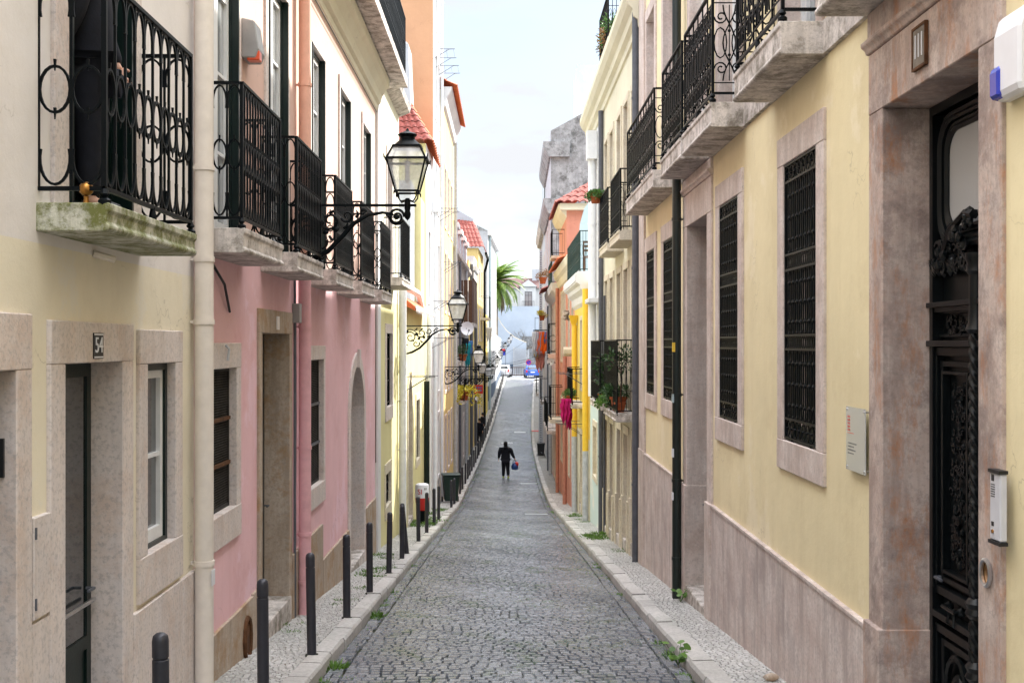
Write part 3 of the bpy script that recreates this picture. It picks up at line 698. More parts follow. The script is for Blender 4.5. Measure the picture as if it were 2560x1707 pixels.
B.pipe(13.12, 2.85, 6.4, .072, 'pipe_peach', .10, (3.4, 5.0), n=14); B.pipe(13.12, gz(13.1)+.1, 2.848, .072, 'pipe_pink', .10, (2.2, .8, -.2, -.75), n=14)
mb = B.mb(); mb.tube([(12.86, .03, 2.9), (12.86, .03, gz(12.9)+.1)], .014, 6); mb.tube([(12.92, .025, 2.9), (12.93, .03, 1.2), (12.9, .03, .2), (12.92, .03, gz(12.9)+.1)], .009, 6); mb.build('conduit', 'zinc', B.root)
mb = B.mb(); mb.box(12.83, 12.98, .005, .09, 2.24, 2.46); mb.build('junction_box', 'grey_box', B.root, bevel=.006)
mb = B.mb(); mb.tube([(21.05, .03, 2.7), (21.02, .03, 1.2), (20.98, .035, .6), (21.02, .03, -.2)], .008, 5); mb.tube([(9.0, .05, 6.3), (21, .05, 6.3)], .008, 5); mb.tube([(9.3, .01, 2.66), (9.55, .05, 2.5), (9.85, .02, 2.28)], .012, 5); mb.build('cable', 'black', B.root)
ab = empty('alarm_box', (B.X(10.5), 10.5, 4.8), 'grey alarm box with orange lamp on the wall above the pink house', 'alarm box')
def lf(b, o): return lambda p: (b.X(o[0])+b.sg*p[1]-(b.X(o[0])), p[0], p[2])
mb = MB(lambda p: (p[1], p[0], p[2])); mb.prof([(0, -.18), (.13, -.18), (.16, -.10), (.12, .16), (0, .19)], -.14, .14); mb.build('housing', 'grey_box', ab, bevel=.01)
mb = MB(lambda p: (p[1], p[0], p[2])); mb.box(-.13, -.02, .05, .165, -.20, -.11); mb.build('warning_lamp', 'orange_plastic', ab, bevel=.008)
# --- lemon coloured house
C = Bld('L', 21.2, 26.0, 7.4, 'narrow lemon house with a small iron balcony between pink house and drainpipe', 'yellow2', bands=[(2.9, 'yellow2', 'wall'), (7.4, 'pale_cream', 'upper_wall')])  # upper wall paler: the wash of sunlight is put into its colour
C.mb().box(21.22, 21.72, -.01, .05, gz(22)-.4, 7.3).build('pilaster', 'white', C.root)
C.window(23.1, 24.3, .70, 2.22, 'bars', .16, .2, .28, .12, 'stone_grey', fc='black_wood', lc='black_wood')
C.window(22.95, 24.0, -1.32, -.66, 'bars', .12, .22, .25, .12, 'stone_cream', fc='black_wood', lc='black_wood')
C.window(23.2, 24.25, 3.38, 5.9, 'french', .12, .15, 0, .12, 'stone_grey', rows=4, name='balcony_door')
C.balcony(22.7, 24.7, 3.17, 3.34, .38, 'plain', 1.12, 'stone_old', gap=.08, step=.13)
C.pipe(25.75, gz(25.7)+.05, 3.3, .085, 'pipe_white', .11, (.7, -.4), n=12)
C.mb().prof([(0, 7.2), (.25, 7.3), (.28, 7.42), (0, 7.42)], 21.2, 26).build('eave', 'stone_old', C.root)
# --- low house with the arched door
C2 = Bld('L', 26.0, 35.0, 2.95, 'low lemon house with arched door and green downpipe', 'yellow2')
C2.door(28.3, 29.6, gz(29)+.3, .45, 'brown_wood', .14, .2, .2, 'stone_cream', arch=True)
C2.window(31.0, 32.2, -1.2, .45, 'bars', .12, .18, .2, .12, 'stone_cream', fc='black_wood', lc='black_wood')
C2.pipe(33.6, gz(33.6)+.05, .9, .085, 'green_wood', .12, (), n=10); C2.pipe(34.8, gz(34.8)+.05, 2.9, .08, 'pipe_white', .11, (1, -1), n=10)
C2.mb().prof([(0, 2.95), (.34, 2.78), (.36, 2.86), (0, 3.15)], 26.3, 33.5).build('awning', 'roof', C2.root, label='small terracotta awning over the street')
mb = C2.mb()
u = 26.4
while u < 33.4: L_ = rnd.uniform(.05, .2); mb.quad((u, .365, 2.86), (u+.07, .365, 2.86), (u+.035, .367, 2.86-L_)); u += .055
mb.box(26.3, 33.5, .355, .375, 2.84, 2.9); mb.build('awning_fringe', 'white', C2.root)
C2.mb().box(33.2, 34.7, -.6, -.02, 2.9, 6.3).build('chimney', 'yellow2', C2.root); C2.mb().box(31.8, 33.1, -.9, -.2, 2.9, 6.6).build('chimney', 'grey_white', C2.root)
C2.mb().tube([(34.0, -.3, 6.3), (34.0, -.3, 6.6), (33.6, -.3, 6.75)], .12, 8).build('flue', 'yellow2', C2.root, True)
C2.pipe(29.0, 3.2, 3.2, .05, 'pipe_white') if 0 else None
mb = C2.mb(); mb.tube([(26.4, .1, 3.35), (30.5, .1, 3.35), (31.8, .1, 3.0), (33.3, .1, 3.0)], .09, 8); mb.build('waste_pipe', 'pipe_white', C2.root, True)
# ---------------- tiled roofs
def tiles(mb, a, b, c, d, nc, nr, amp=.05):
    """corrugated tiles: eave a->b, ridge d->c"""
    a, b, c, d = map(Vector, (a, b, c, d)); up = (b-a).cross(d-a).normalized()
    if up.z < 0: up = -up
    K = 5
    for r in range(nr):
        t0, t1 = r/nr, min(1, (r+1)/nr+.012)
        vs = []; n = nc*K
        for t, lift in ((t0, .028), (t1, .0)):
            for i in range(n+1):
                s = i/n; p = a.lerp(b, s).lerp(d.lerp(c, s), t); ph = (i % K)/K
                vs.append(p+up*(lift+amp*abs(math.sin(PI*ph))))
        mb.add(vs, [(i, i+1, n+2+i, n+1+i) for i in range(n)])
        mb.add([vs[i]-up*.0 for i in range(n+1)]+[vs[i]-up*.04 for i in range(n+1)], [(i, i+1, n+2+i, n+1+i) for i in range(n)])
# --- house D with red hip roof
D = Bld('L', 35.0, 38.6, 8.2, 'white-fronted house with lemon gable and red hipped roof behind the lantern', 'white', gable='yellow2', top='roof_old')
mb = D.mb(); tiles(mb, (34.8, .2, 8.25), (34.8, -3.2, 8.25), (36.6, -2.2, 9.9), (36.6, -.7, 9.9), 14, 7); mb.build('tiled_roof', 'roof_old', D.root)
mb = D.mb(); tiles(mb, (34.8, .2, 8.25), (38.6, .2, 8.0), (38.6, -.9, 9.9), (36.6, -.7, 9.9), 12, 6); mb.build('tiled_roof', 'roof', D.root)
D.mb().box(35.6, 35.9, -1.55, -1.0, 8.3, 9.6).build('ridge_skylight', 'roof', D.root)
D.mb().add([(36.2, -.55, 9.2), (36.2, -1.9, 9.2), (37.6, -1.9, 9.2), (37.6, -.55, 9.2), (36.2, -.65, 11.6), (36.2, -1.9, 11.6), (37.6, -1.9, 11.6), (37.6, -.65, 11.6), (36.6, -1.1, 12.1), (36.6, -1.6, 12.1), (37.2, -1.6, 12.1), (37.2, -1.1, 12.1)],
   [(0, 1, 5, 4), (1, 2, 6, 5), (2, 3, 7, 6), (3, 0, 4, 7), (4, 5, 9, 8), (5, 6, 10, 9), (6, 7, 11, 10), (7, 4, 8, 11), (8, 9, 10, 11)]).build('chimney', 'grey_white', D.root)
D.pipe(37.9, gz(38)+.05, 7.6, .07, 'pipe_white', .12, (5, 2), n=10)
D.mb().box(37.75, 38.05, .0, .28, 6.4, 6.9).build('hopper', 'pipe_white', D.root)
for v0, v1 in ((-2.6, -.4), (.4, 2.4), (3.4, 5.6)): D.window(36.0, 37.0, v0, v1, 'sash', .14, .16, .14, .12, 'white', rows=3)
# --- tall orange tower house
F = Bld('L', 38.6, 42.7, 17.5, 'tall house with blank orange gable and white street front', 'white', gable='orange', depth=7)
for v0, v1 in ((-2.8, -.6), (.3, 2.4), (3.4, 5.6), (6.8, 9.0), (10, 12.2), (13.2, 15.4)):
    F.window(39.6, 40.5, v0, v1, 'sash', .12, .14, .12, .12, 'white', rows=3); F.window(41.2, 42.1, v0, v1, 'sash', .12, .14, .12, .12, 'white', rows=3)
F.pipe(42.4, gz(42.4), 17, .06, 'pipe_white', .1, (), n=8)
# --- pale yellow house
G = Bld('L', 42.7, 51, 11.6, 'tall pale yellow house with orange tiled eave beyond the orange gable', 'soft_yellow', xoff=.12, gable='pale_cream')
G.cornice([(0, 10.9), (.1, 11.0), (.14, 11.3), (.3, 11.55), (.34, 11.7), (0, 11.7)], 'white')
mb = G.mb(); tiles(mb, (42.6, .52, 11.72), (51, .52, 11.72), (51, -2, 12.9), (42.6, -2, 12.9), 24, 6); mb.build('tiled_roof', 'roof', G.root)
for u in (44.2, 46.6, 49):
    for v0, v1 in ((-3.0, -.9), (.2, 2.3), (3.3, 5.5), (6.6, 8.8)): G.window(u-.5, u+.5, v0, v1, 'sash', .13, .15, .13, .12, 'stone_grey', rows=3)
G.pipe(50.7, gz(50), 11, .07, 'zinc_light', .12, (), n=8)
# --- weathered house with mansard
H = Bld('L', 51, 70, 6.4, 'weathered grey-brown house with red mansard roof and dark wooden balcony', 'old', gable='grey_white', top='roof_old')
mb = H.mb(); tiles(mb, (50.9, -.1, 6.45), (50.9, -4, 6.45), (53.0, -4, 10.2), (53.0, -1.2, 9.4), 12, 6); mb.build('tiled_roof', 'roof', H.root)
mb = H.mb(); tiles(mb, (50.9, -.1, 6.45), (70, -.1, 6.45), (70, -1.2, 9.4), (53.0, -1.2, 9.4), 40, 6); mb.build('tiled_roof', 'roof', H.root)
H.mb().prof([(-5, 9.2), (-1.0, 9.2), (-1.0, 9.45), (-3, 10.5), (-5, 10.5)], 55, 69).build('gable_top', 'grey_white', H.root)
for u in (53, 56, 59.5, 63, 66.5):
    H.mb().box(u-.7, u+.7, -1.0, .02, 6.3, 7.7).build('dormer', 'grey_white', H.root); H.mb().box(u-.85, u+.85, -1.1, .14, 7.7, 7.95).build('dormer_roof', 'white', H.root)
    for v0, v1 in ((-4.2, -2.0), (-.9, 1.3), (2.6, 5.2)): H.window(u-.5, u+.5, v0, v1, 'sash', .16, .2, .15, .15, 'stone_grey', rows=3)
H.mb().prof([(0, 6.1), (.2, 6.25), (.22, 6.42), (0, 6.42)], 51, 70).build('cornice', 'stone_old', H.root)
bx = H.mb().box(58.5, 63.5, -.01, .75, 2.9, 3.1).build('balcony', 'stone_old', H.root, label='dark brown wooden enclosed balcony')
mb = H.mb(); u = 58.5
while u < 63.4: mb.box(u, u+.26, .70, .74, 3.1, 5.3); u += .3
for q in range(3): mb.box(58.5, 58.54, q*.24, q*.24+.2, 3.1, 5.3)
mb.box(58.5, 63.5, .68, .76, 5.3, 5.4); mb.build('wood_screen', 'brown_wood', bx)
H.balcony(52.2, 53.8, 1.0, 1.2, .5, 'plain', 1.0, 'stone_old', step=.25)
H.balcony(51.6, 54.2, -.75, -.6, .6, 'plain', .9, 'stone_old', step=.25, iron='iron')
for u, m in ((51.3, 'zinc_light'), (57.4, 'zinc'), (64.8, 'zinc_light')): H.pipe(u, gz(u), 6.2, .07, m, .1, (), n=8)
# --- cream house with the white bay
J = Bld('L', 70, 86, 7.2, 'cream yellow house with projecting white upper bay', 'soft_yellow', top='roof_brown')
J.mb().box(72, 77, -1.5, .25, 5.6, 7.6).build('bay', 'white', J.root); J.mb().prof([(-.1, 6.6), (.35, 6.7), (.45, 6.95), (-.1, 6.95)], 71.8, 77.2).build('cornice', 'white', J.root)
for u in (74, 79, 83.5):
    for v0, v1 in ((-4.6, -2.4), (-1.4, .8), (2.0, 4.4)): J.window(u-.6, u+.6, v0, v1, 'sash', .2, .2, .2, .12, 'stone_grey', rows=3, fc='white_paint')
for u in (71, 78): J.pipe(u, gz(u), 7.0, .10, 'zinc', .13, (), n=8)
# --- yellow house with red roof and dark downpipe
J2 = Bld('L', 86, 95, 9.3, 'yellow house with red tiled slope facing down the street and dark bent downpipe', 'soft_yellow', top='roof_brown')
mb = J2.mb(); tiles(mb, (85.8, .4, 9.35), (85.8, -5, 9.35), (89, -5, 12.2), (89, -.5, 11.6), 18, 6); tiles(mb, (85.8, .4, 9.35), (95, .4, 9.2), (95, -.5, 11.6), (89, -.5, 11.6), 20, 6); mb.build('tiled_roof', 'roof_old', J2.root)
J2.mb().prof([(-6, 11.4), (-.5, 11.4), (-.5, 11.8), (-3, 13.2), (-6, 13.2)], 89, 94.8).build('gable_top', 'grey_white', J2.root)
for u in (88, 92):
    for v0, v1 in ((-4.4, -2.2), (-1.0, 1.2), (2.4, 4.6), (5.6, 7.8)): J2.window(u-.6, u+.6, v0, v1, 'sash', .2, .2, .2, .12, 'stone_grey', rows=3, fc='white_paint')
J2.pipe(94.3, gz(94), 8.0, .10, 'iron', .15, (), n=8)
mb = J2.mb(); mb.tube([(94.3, .15, 8.0), (94.3, .3, 8.5), (94.3, .42, 9.1), (90, .42, 9.2)], .11, 8); mb.build('gutter_bend', 'iron', J2.root)
J2.balcony(90, 93, 3.9, 4.1, .7, 'plain', 1.6, 'stone_cream', step=.5)
# --- low yellow house
K = Bld('L', 95, 104, 4.6, 'low deep yellow house before the tall grey gable', 'bright_yellow')
for u in (97, 99.5, 102): K.window(u-.5, u+.5, -1.6, .8, 'sash', .2, .2, .2, .12, 'stone_cream', rows=3); K.window(u-.5, u+.5, 1.8, 3.8, 'sash', .2, .2, .2, .12, 'stone_cream', rows=3)
# --- tall white house
I = Bld('L', 104, 123, 12.4, 'tall white house with stained grey gable beside the palm', 'white', gable='grey_white', depth=8, zlow=-6)
mb = I.mb(); mb.add([(103.99, 0, 12.4), (103.99, -8, 12.4), (103.99, -5, 15.0), (122.9, 0, 12.4), (122.9, -8, 12.4), (122.9, -5, 15.0)], [(0, 2, 1), (3, 4, 5), (0, 3, 5, 2), (1, 2, 5, 4)]); mb.build('roof', 'concrete', I.root)
I.mb().box(104, 123.1, 0, .35, 12.0, 12.42).build('cornice', 'white', I.root)
I.pipe(105, gz(105), 12, .12, 'blue_wood', .15, (), n=8)
for u in (108, 112, 116, 120):
    for v0, v1 in ((-1, 1.4), (3, 5.4), (7, 9.4)): I.window(u-.5, u+.5, v0, v1, 'sash', .2, .2, .2, .12, 'white', rows=3)
I.plinth(104.1, 122.9, -1.9, 'slate_blue', .03, 0, 3, False)
# garden wall with blue dado
mb = MB(); mb.add([(wl(123), 123, -5), (wl(137), 137, -4), (wl(137)-.35, 137, -4), (wl(123)-.35, 123, -5), (wl(123), 123, 3.0), (wl(137), 137, 2.6), (wl(137)-.35, 137, 2.6), (wl(123)-.35, 123, 3.0)], [(0, 1, 5, 4), (1, 2, 6, 5), (2, 3, 7, 6), (3, 0, 4, 7), (4, 5, 6, 7)])
gw = tag(mb.build('garden_wall', 'white'), 'white garden wall with slate blue base under the palm', 'wall')
mb = MB(); mb.add([(wl(123)+.02, 123, -5), (wl(137)+.02, 137, -4), (wl(123)+.02, 123, -1.7), (wl(137)+.02, 137, -.9)], [(0, 1, 3, 2)]); mb.build('dado', 'slate_blue', gw)

# ================================================================ RIGHT SIDE
Rr = Bld('R', -2, 19.25, 10.6, 'long yellow house on the right with marble base and barred windows', 'yellow')
ivs = dict(sd=.2, st=.24, sb=.245, d=.075, sm='stone_pink', fc='green_wood', lc='green_wood', rows=2)
for k, (a, b) in enumerate(((8.39, 9.37), (11.19, 12.17), (15.45, 16.43), (17.4, 18.34))):
    gwn = Rr.window(a, b, 1.21, 3.476, 'baluster', **ivs); mb = Rr.mb(); u = a+.12
    while u < b-.12: mb.box(u, u+.038, -.092, -.0885, 1.32, 2.9 if k % 2 else 2.75); u += .085
    mb.build('pale_strips', 'stone_pink', gwn)  # pale upright strips set close behind the grille
dr = Rr.door(5.518, 6.912, -.42, 3.44, 'black_wood', .255, .38, .33, 'stone_rust', blocks=.68, moulded=True, panels=False, label='carved near-black double door with frosted transom')
db = Rr.door(12.88, 14.3, gz(13.6)+.26, 3.48, 'black_wood', .28, .4, .24, 'stone_pink', moulded=True, blocks=1.25, label='plain dark door deep in a pink marble frame')
for k, (a, b) in enumerate(((5.7, 6.75), (8.4, 9.4), (11.2, 12.2), (13.1, 14.1), (15.45, 16.43), (17.4, 18.34))):
    Rr.window(a, b, 4.34, 7.2, 'french', .17, .2, 0, .16, 'stone_pink', rows=4, fc='white_paint', lc='white_paint', pane='pane_curtain', name='balcony_door')
mb = Rr.mb(); us = [-2, 5.3, 7.22, 8.15, 9.79, 10.88, 12.6, 12.75, 14.35, 15.1, 18.4, 18.5]
for a, b in ((-2, 5.53), (6.92, 8.23), (9.57, 11.03), (12.37, 12.93), (14.27, 15.28), (16.6, 17.23)): Rr.mb().box(a, b, -.01, .035, 4.09, 4.33).build('string_course', 'stone_old', Rr.root)
for a, b in ((5.3, 7.22), (8.15, 9.79), (10.88, 12.6), (12.75, 14.35), (15.1, 18.4)):
    Rr.balcony(a, b, 4.085, 4.325, .355, 'scroll', 1.0, 'stone_old', gap=.09)
Rr.plinth(-2, 18.5, .22, 'stone_plinth', .03, 0, .75)
mb = Rr.mb(); mb.box(18.52, 19.24, -.02, .05, gz(19)-.4, .24); mb.box(18.56, 19.24, -.02, .035, .24, 10.4); mb.build('corner_pilaster', 'stone_pink', Rr.root)
Rr.pipe(14.55, gz(14.55)+.1, 10.3, .058, 'pipe_black', .11, (3.6, 1.35, .25, -.75), n=14)
def sticker(u, v, hu, hv, mat, w=.17): Rr.mb().box(u-.045, u+.045, w-.004, w+.003, v-hv, v+hv).build('sticker', mat, Rr.root)
Rr.mb().box(14.51, 14.59, .15, .171, .55, .66).build('sticker', 'white_plastic', Rr.root); Rr.mb().box(14.515, 14.585, .15, .171, .0, .1).build('sticker', 'white_plastic', Rr.root)
Rr.mb().box(14.50, 14.585, .15, .1715, 1.25, 1.36).build('sticker', 'blue_wood', Rr.root); Rr.mb().box(14.50, 14.54, .13, .1705, 1.9, 2.02).build('sticker', 'pipe_yellow', Rr.root)
# number plate
pl = Rr.mb().box(6.16, 6.34, .03, .045, 3.535, 3.745).build('number_plate', 'grey_wood', dr)
mb = Rr.mb(); mb.box(6.15, 6.35, .03, .05, 3.745, 3.76); mb.box(6.15, 6.35, .03, .05, 3.52, 3.535); mb.box(6.15, 6.16, .03, .05, 3.535, 3.745); mb.box(6.34, 6.35, .03, .05, 3.535, 3.745); mb.build('plate_border', 'rust_bar', dr)
wall_text(Rr, 'number', '111', .19, 'white_plastic', dr, 6.25, 3.64, .047, .5)
# carved door leaves
def carve(mb, u0, u1, v0, v1, w, n, r):
    for _ in range(n):
        u, v = rnd.uniform(u0, u1), rnd.uniform(v0, v1); q = r*rnd.uniform(.5, 1.1); a = rnd.uniform(0, PI)
        if rnd.random() < .5: mb.ico((u, w, v), q, 1, (1.0, .9, 1.3), .15)
        else: mb.tube([(p, w+.01, z) for p, z in spiral(u, v, q*1.5, q*.4, math.degrees(a), math.degrees(a)+300, 7)], q*.35, 4)
W = -.33
mb = Rr.mb(); mb.box(6.86, 6.909, -.329, -.262, -.41, 3.435); mb.box(5.521, 5.57, -.329, -.262, -.41, 3.435); mb.box(5.57, 6.86, -.329, -.262, 3.38, 3.435); mb.build('door_frame', 'black_wood', dr)
for a, b in ((5.54, 6.16), (6.27, 6.89)):
    mb = Rr.mb()
    def frame(u0, u1, v0, v1, t, p, w0=W): 
        for x0, x1, z0, z1 in ((u0, u0+t, v0, v1), (u1-t, u1, v0, v1), (u0+t, u1-t, v0, v0+t), (u0+t, u1-t, v1-t, v1)): mb.box(x0, x1, w0, w0+p, z0, z1)
    frame(a, b, .5, 1.98, .05, .05); frame(a+.07, b-.07, .58, 1.9, .035, .035); frame(a+.12, b-.12, .64, 1.84, .02, .05)
    frame(a, b, -.38, .32, .05, .05); frame(a+.08, b-.08, -.3, .24, .04, .035)
    frame(a, b, 2.04, 2.2, .02, .03)
    mb.box(a-.02, b+.02, W, W+.09, 2.22, 2.25); mb.box(a, b, W, W+.06, 2.19, 2.22); mb.box(a-.01, b+.01, W, W+.07, .36, .40); mb.box(a-.02, b+.02, W, W+.09, 1.985, 2.02)
    mb.build('panel_moulding', 'black_wood', dr, bevel=.003)
    mb = Rr.mb(); cu = (a+b)/2
    carve(mb, cu-.09, cu+.09, .7, 1.78, W+.015, 120, .022); mb.build('panel_carving', 'black_wood', dr); mb = Rr.mb(); carve(mb, cu-.16, cu+.16, 2.06, 2.17, W+.02, 30, .02); mb.build('frieze_carving', 'black_wood', dr); mb = Rr.mb()
    mb.tube([(p, W+.03, q) for p, q in arc(cu, 0, .14, .17, 0, 360, 20)[:-1]], .022, 6, True); mb.ico((cu, W+.02, 0), .07, 2, (1, .5, 1.2)); mb.ico((cu, W+.04, -.02), .04, 2); mb.build('medallion', 'black_wood', dr); mb = Rr.mb()
    carve(mb, a+.08, b-.08, 2.42, 2.58, W+.05, 60, .03)
    mb.tube([(a+.02, W+.05, 2.44), (a+.2, W+.06, 2.55), (cu, W+.07, 2.66), (b-.1, W+.07, 2.74), (b, W+.06, 2.72)] if b < 6.2 else [(b-.02, W+.05, 2.44), (b-.2, W+.06, 2.55), (cu, W+.07, 2.66), (a+.1, W+.07, 2.74), (a, W+.06, 2.72)], [.012, .022, .026, .02, .03], 6)
    for q in range(46):
        t = rnd.random(); uu = a+.03+(b-a-.05)*t if b < 6.2 else b-.03-(b-a-.05)*t; mb.ico((uu, W+.06+rnd.uniform(-.01, .03), 2.46+.27*t+rnd.uniform(-.05, .04)), rnd.uniform(.015, .034), 1, (1, .8, 1.2), .2)
    mb.build('carving', 'black_wood', dr)
    mb = Rr.mb(); z = .46; hx = cu if b > 6.2 else cu
    mb.tube([(hx-.09, W+.03, z), (hx-.09, W+.08, z), (hx+.09, W+.08, z), (hx+.09, W+.03, z)], .014, 6); mb.ico((hx-.09, W+.04, z), .03, 1); mb.ico((hx+.09, W+.04, z), .03, 1); mb.tube([(hx-.03, W+.06, z), (hx-.05, W+.07, z-.09), (hx+.05, W+.07, z-.09), (hx+.03, W+.06, z)], .01, 5)
    mb.build('door_pull', 'black_wood', dr)
mb = Rr.mb(); cu = 6.215; n = 28; prof = []
vs = []; K_ = 260
for i in range(K_+1):
    z = -.3+2.36*i/K_
    for j in range(n):
        g = 2*PI*j/n; r = .036+.008*math.cos(4*(g+z*22)); vs.append((cu+r*math.cos(g), W+.07+r*math.sin(g), z))
mb.add(vs, [(i*n+j, i*n+(j+1) % n, (i+1)*n+(j+1) % n, (i+1)*n+j) for i in range(K_) for j in range(n)])
mb.lathe([(.045, 2.06), (.06, 2.08), (.045, 2.12), (.04, 2.2), (.04, 2.38), (.058, 2.4), (.05, 2.44), (.062, 2.47), (.062, 2.5)], (cu, W+.07, 0), 14)
for z in (.2, .55): mb.lathe([(.04, z-.06), (.062, z-.03), (.05, z), (.062, z+.03), (.04, z+.06)], (cu, W+.07, 0), 12)
mb.box(cu-.06, cu+.06, W, W+.03, -.4, 2.5); mb.build('twisted_column', 'black_wood', dr, True)
# transom: frosted glass with rounded moulded frame
def rrect(u0, u1, v0, v1, r, n=6):
    p = []
    for cx, cz, a in ((u1-r, v1-r, 0), (u0+r, v1-r, 90), (u0+r, v0+r, 180), (u1-r, v0+r, 270)):
        p += [(cx+r*math.cos(math.radians(a+90*i/n)), cz+r*math.sin(math.radians(a+90*i/n))) for i in range(n+1)]
    return p
mb = Rr.mb()
for q, rr, ww in ((0, .026, .02), (.035, .018, .03), (.062, .014, .014), (.09, .022, .01)): mb.tube([(u, W+ww, v) for u, v in rrect(5.585+q, 6.845-q, 2.58+q, 3.36-q, .20-q*.5)], rr, 6, True)
mb.box(5.52, 6.91, W, W+.05, 3.38, 3.44); mb.build('transom_frame', 'black_wood', dr, True)
mb = Rr.mb(); rp_ = rrect(5.69, 6.74, 2.69, 3.26, .15); mb.add([(u, W+.012, v) for u, v in rp_], [tuple(range(len(rp_)))]); mb.build('transom_glass', 'frosted', dr)
mb = Rr.mb(); mb.tube([(5.405+.05*math.cos(t*PI/8), .036, .91+.062*math.sin(t*PI/8)) for t in range(16)], .011, 6, True); mb.build('keyhole_ring', 'chrome', dr); mb = Rr.mb(); mb.add([(5.405+.045*math.cos(t*PI/8), .028, .91+.057*math.sin(t*PI/8)) for t in range(16)], [tuple(range(16))]); mb.build('keyhole_cup', 'brass', dr)
# cable cover beside the door
Rr.mb().box(4.9, 4.98, -.01, .03, -.6, .4).build('cable_cover', 'stone_cream', Rr.root, bevel=.004)
# --- pale cream house
R2 = Bld('R', 19.25, 26.5, 8.0, 'pale cream house with potted plants on its balconies', 'pale_cream')
for a, b in ((19.75, 20.5), (21.1, 21.85), (22.4, 23.15), (23.95, 24.7), (25.2, 25.97)):
    R2.window(a, b, 4.05, 6.56, 'french', .13, .13, 0, .24, 'stone_cream', rows=4, fc='white_paint', lc='white_paint', name='balcony_door')
    R2.window(a, b, .80, 3.42, 'french', .13, .13, 0, .24, 'stone_cream', rows=4, fc='white_paint', lc='white_paint', name='balcony_door')
    R2.door(a, b, gz((a+b)/2)+.32, .29, 'brown_wood' if a > 22 else 'white_paint', .13, .16, .22, 'stone_cream', blocks=.8)
for a, b in ((19.6, 21.36), (21.95, 23.7)): R2.balcony(a, b, 3.8, 3.98, .34, 'dense', 1.0, 'stone_cream', gap=.06)
for a, b in ((20.0, 22.4), (23.5, 25.9)): R2.balcony(a, b, .62, .77, .36, 'dense', 1.25, 'stone_old', gap=.05)
R2.cornice([(0, 7.38), (.04, 7.4), (.05, 7.52), (.12, 7.58), (.14, 7.7), (.22, 7.78), (.28, 7.9), (.28, 8.02), (0, 8.02)], 'pale_cream')
R2.pipe(19.36, gz(19.4)+.1, 10.0, .062, 'zinc', .075, (6.2, 3.3, 1.2, -.4), n=12); R2.pipe(26.25, gz(26.2)+.1, 7.4, .062, 'zinc', .075, (5.6, 3.4, 1.4, -.6), n=12); R2.pipe(25.75, gz(25.7)+.1, 3.1, .03, 'zinc', .04, (), n=8)
tb_ = R2.mb().box(22.4, 24.7, -.4, .27, 8.02, 8.08).build('roof_ledge', 'pale_cream', R2.root); R2.railing(22.6, 24.6, 8.1, 9.0, .24, 'dense', .1, tb_)
# --- narrow pale blue and white house
R3 = Bld('R', 26.5, 30.5, 8.0, 'narrow white house with pale blue base and white downpipe', 'white', bands=[(.55, 'pale_blue', 'wall'), (8.0, 'white', 'upper_wall')])
for v0, v1 in ((4.05, 6.5), (1.0, 3.3)): R3.window(29.2, 29.9, v0, v1, 'french', .12, .12, 0, .2, 'white', rows=4, fc='white_paint', lc='white_paint')
R3.window(28.2, 29.3, -1.35, -.1, 'shutter', .14, .16, .14, .1, 'stone_cream', lc='pale_cream')
R3.cornice([(0, 7.38), (.04, 7.4), (.05, 7.52), (.12, 7.58), (.14, 7.7), (.22, 7.78), (.28, 7.9), (.28, 8.02), (0, 8.02)], 'pale_cream')
R3.pipe(28.3, .7, 6.6, .10, 'pipe_white', .12, (5, 3), n=10); R3.mb().box(28.1, 28.5, .01, .26, 6.6, 7.3).build('hopper', 'pipe_white', R3.root)
R3.balcony(27.0, 28.3, 3.0, 3.1, .3, None, 1, 'white')
# --- bright yellow house with roof terrace
R4 = Bld('R', 30.5, 37.2, 3.7, 'bright yellow house with yellow downpipes and green railed roof terrace', 'bright_yellow', bands=[(-.6, 'pale_cream', 'wall'), (3.7, 'bright_yellow', 'upper_wall')])
R4.cornice([(0, 3.1), (.08, 3.2), (.1, 3.4), (.22, 3.5), (.24, 3.62), (.34, 3.68), (.36, 3.95), (0, 3.95)], 'white', 30.9, 37.2)
t = R4.mb().box(30.9, 37.1, -.3, .3, 3.952, 3.99).build('terrace_slab', 'white', R4.root); R4.railing(31.0, 37.0, 4.05, 5.1, .24, 'dense', .1, t, 'iron_green')
mb = R4.mb(); u = 31.0
while u < 37: mb.box(u, u+.22, .33, .38, 3.72, 3.9); u += .34
mb.build('modillion', 'white', R4.root)
for u, top in ((30.75, 3.5), (35.6, 2.6)): R4.pipe(u, -.9, top, .085, 'pipe_yellow', .11, (1,), n=10); R4.pipe(u, gz(u)+.1, -.9, .085, 'zinc_light', .11, (), n=10)
R4.mb().frus((35.6, .13), .14, .14, .42, .3, 2.6, 2.9).build('hopper', 'pipe_yellow', R4.root)
for a in (31.6, 33.4, 36): R4.window(a, a+.8, .7, 2.7, 'french', .12, .14, .1, .12, 'stone_cream', rows=3, fc='green_wood'); R4.door(a, a+.8, gz(a)+.4, -.7, 'brown_wood', .13, .16, .18, 'stone_cream', blocks=.6)
R4.balcony(32.4, 34.9, .15, .28, .4, 'plain', .95, 'stone_old', gap=.06, step=.14)
mb = R4.mb(); p = [(36.6, -.02, 3.99), (36.6, -3, 3.99), (36.6, -3, 6.9), (36.6, -.9, 6.9), (36.6, -.55, 6.75), (36.6, -.28, 6.4), (36.6, -.14, 5.9), (36.6, -.05, 5.0)]
mb.add(p+[(x+.08, y, z) for x, y, z in p], [tuple(range(8)), tuple(range(15, 7, -1))]+[(i, (i+1) % 8, 8+(i+1) % 8, 8+i) for i in range(8)]); mb.build('terrace_screen', 'blue_wood', R4.root, label='pale blue curved screen on the roof terrace')
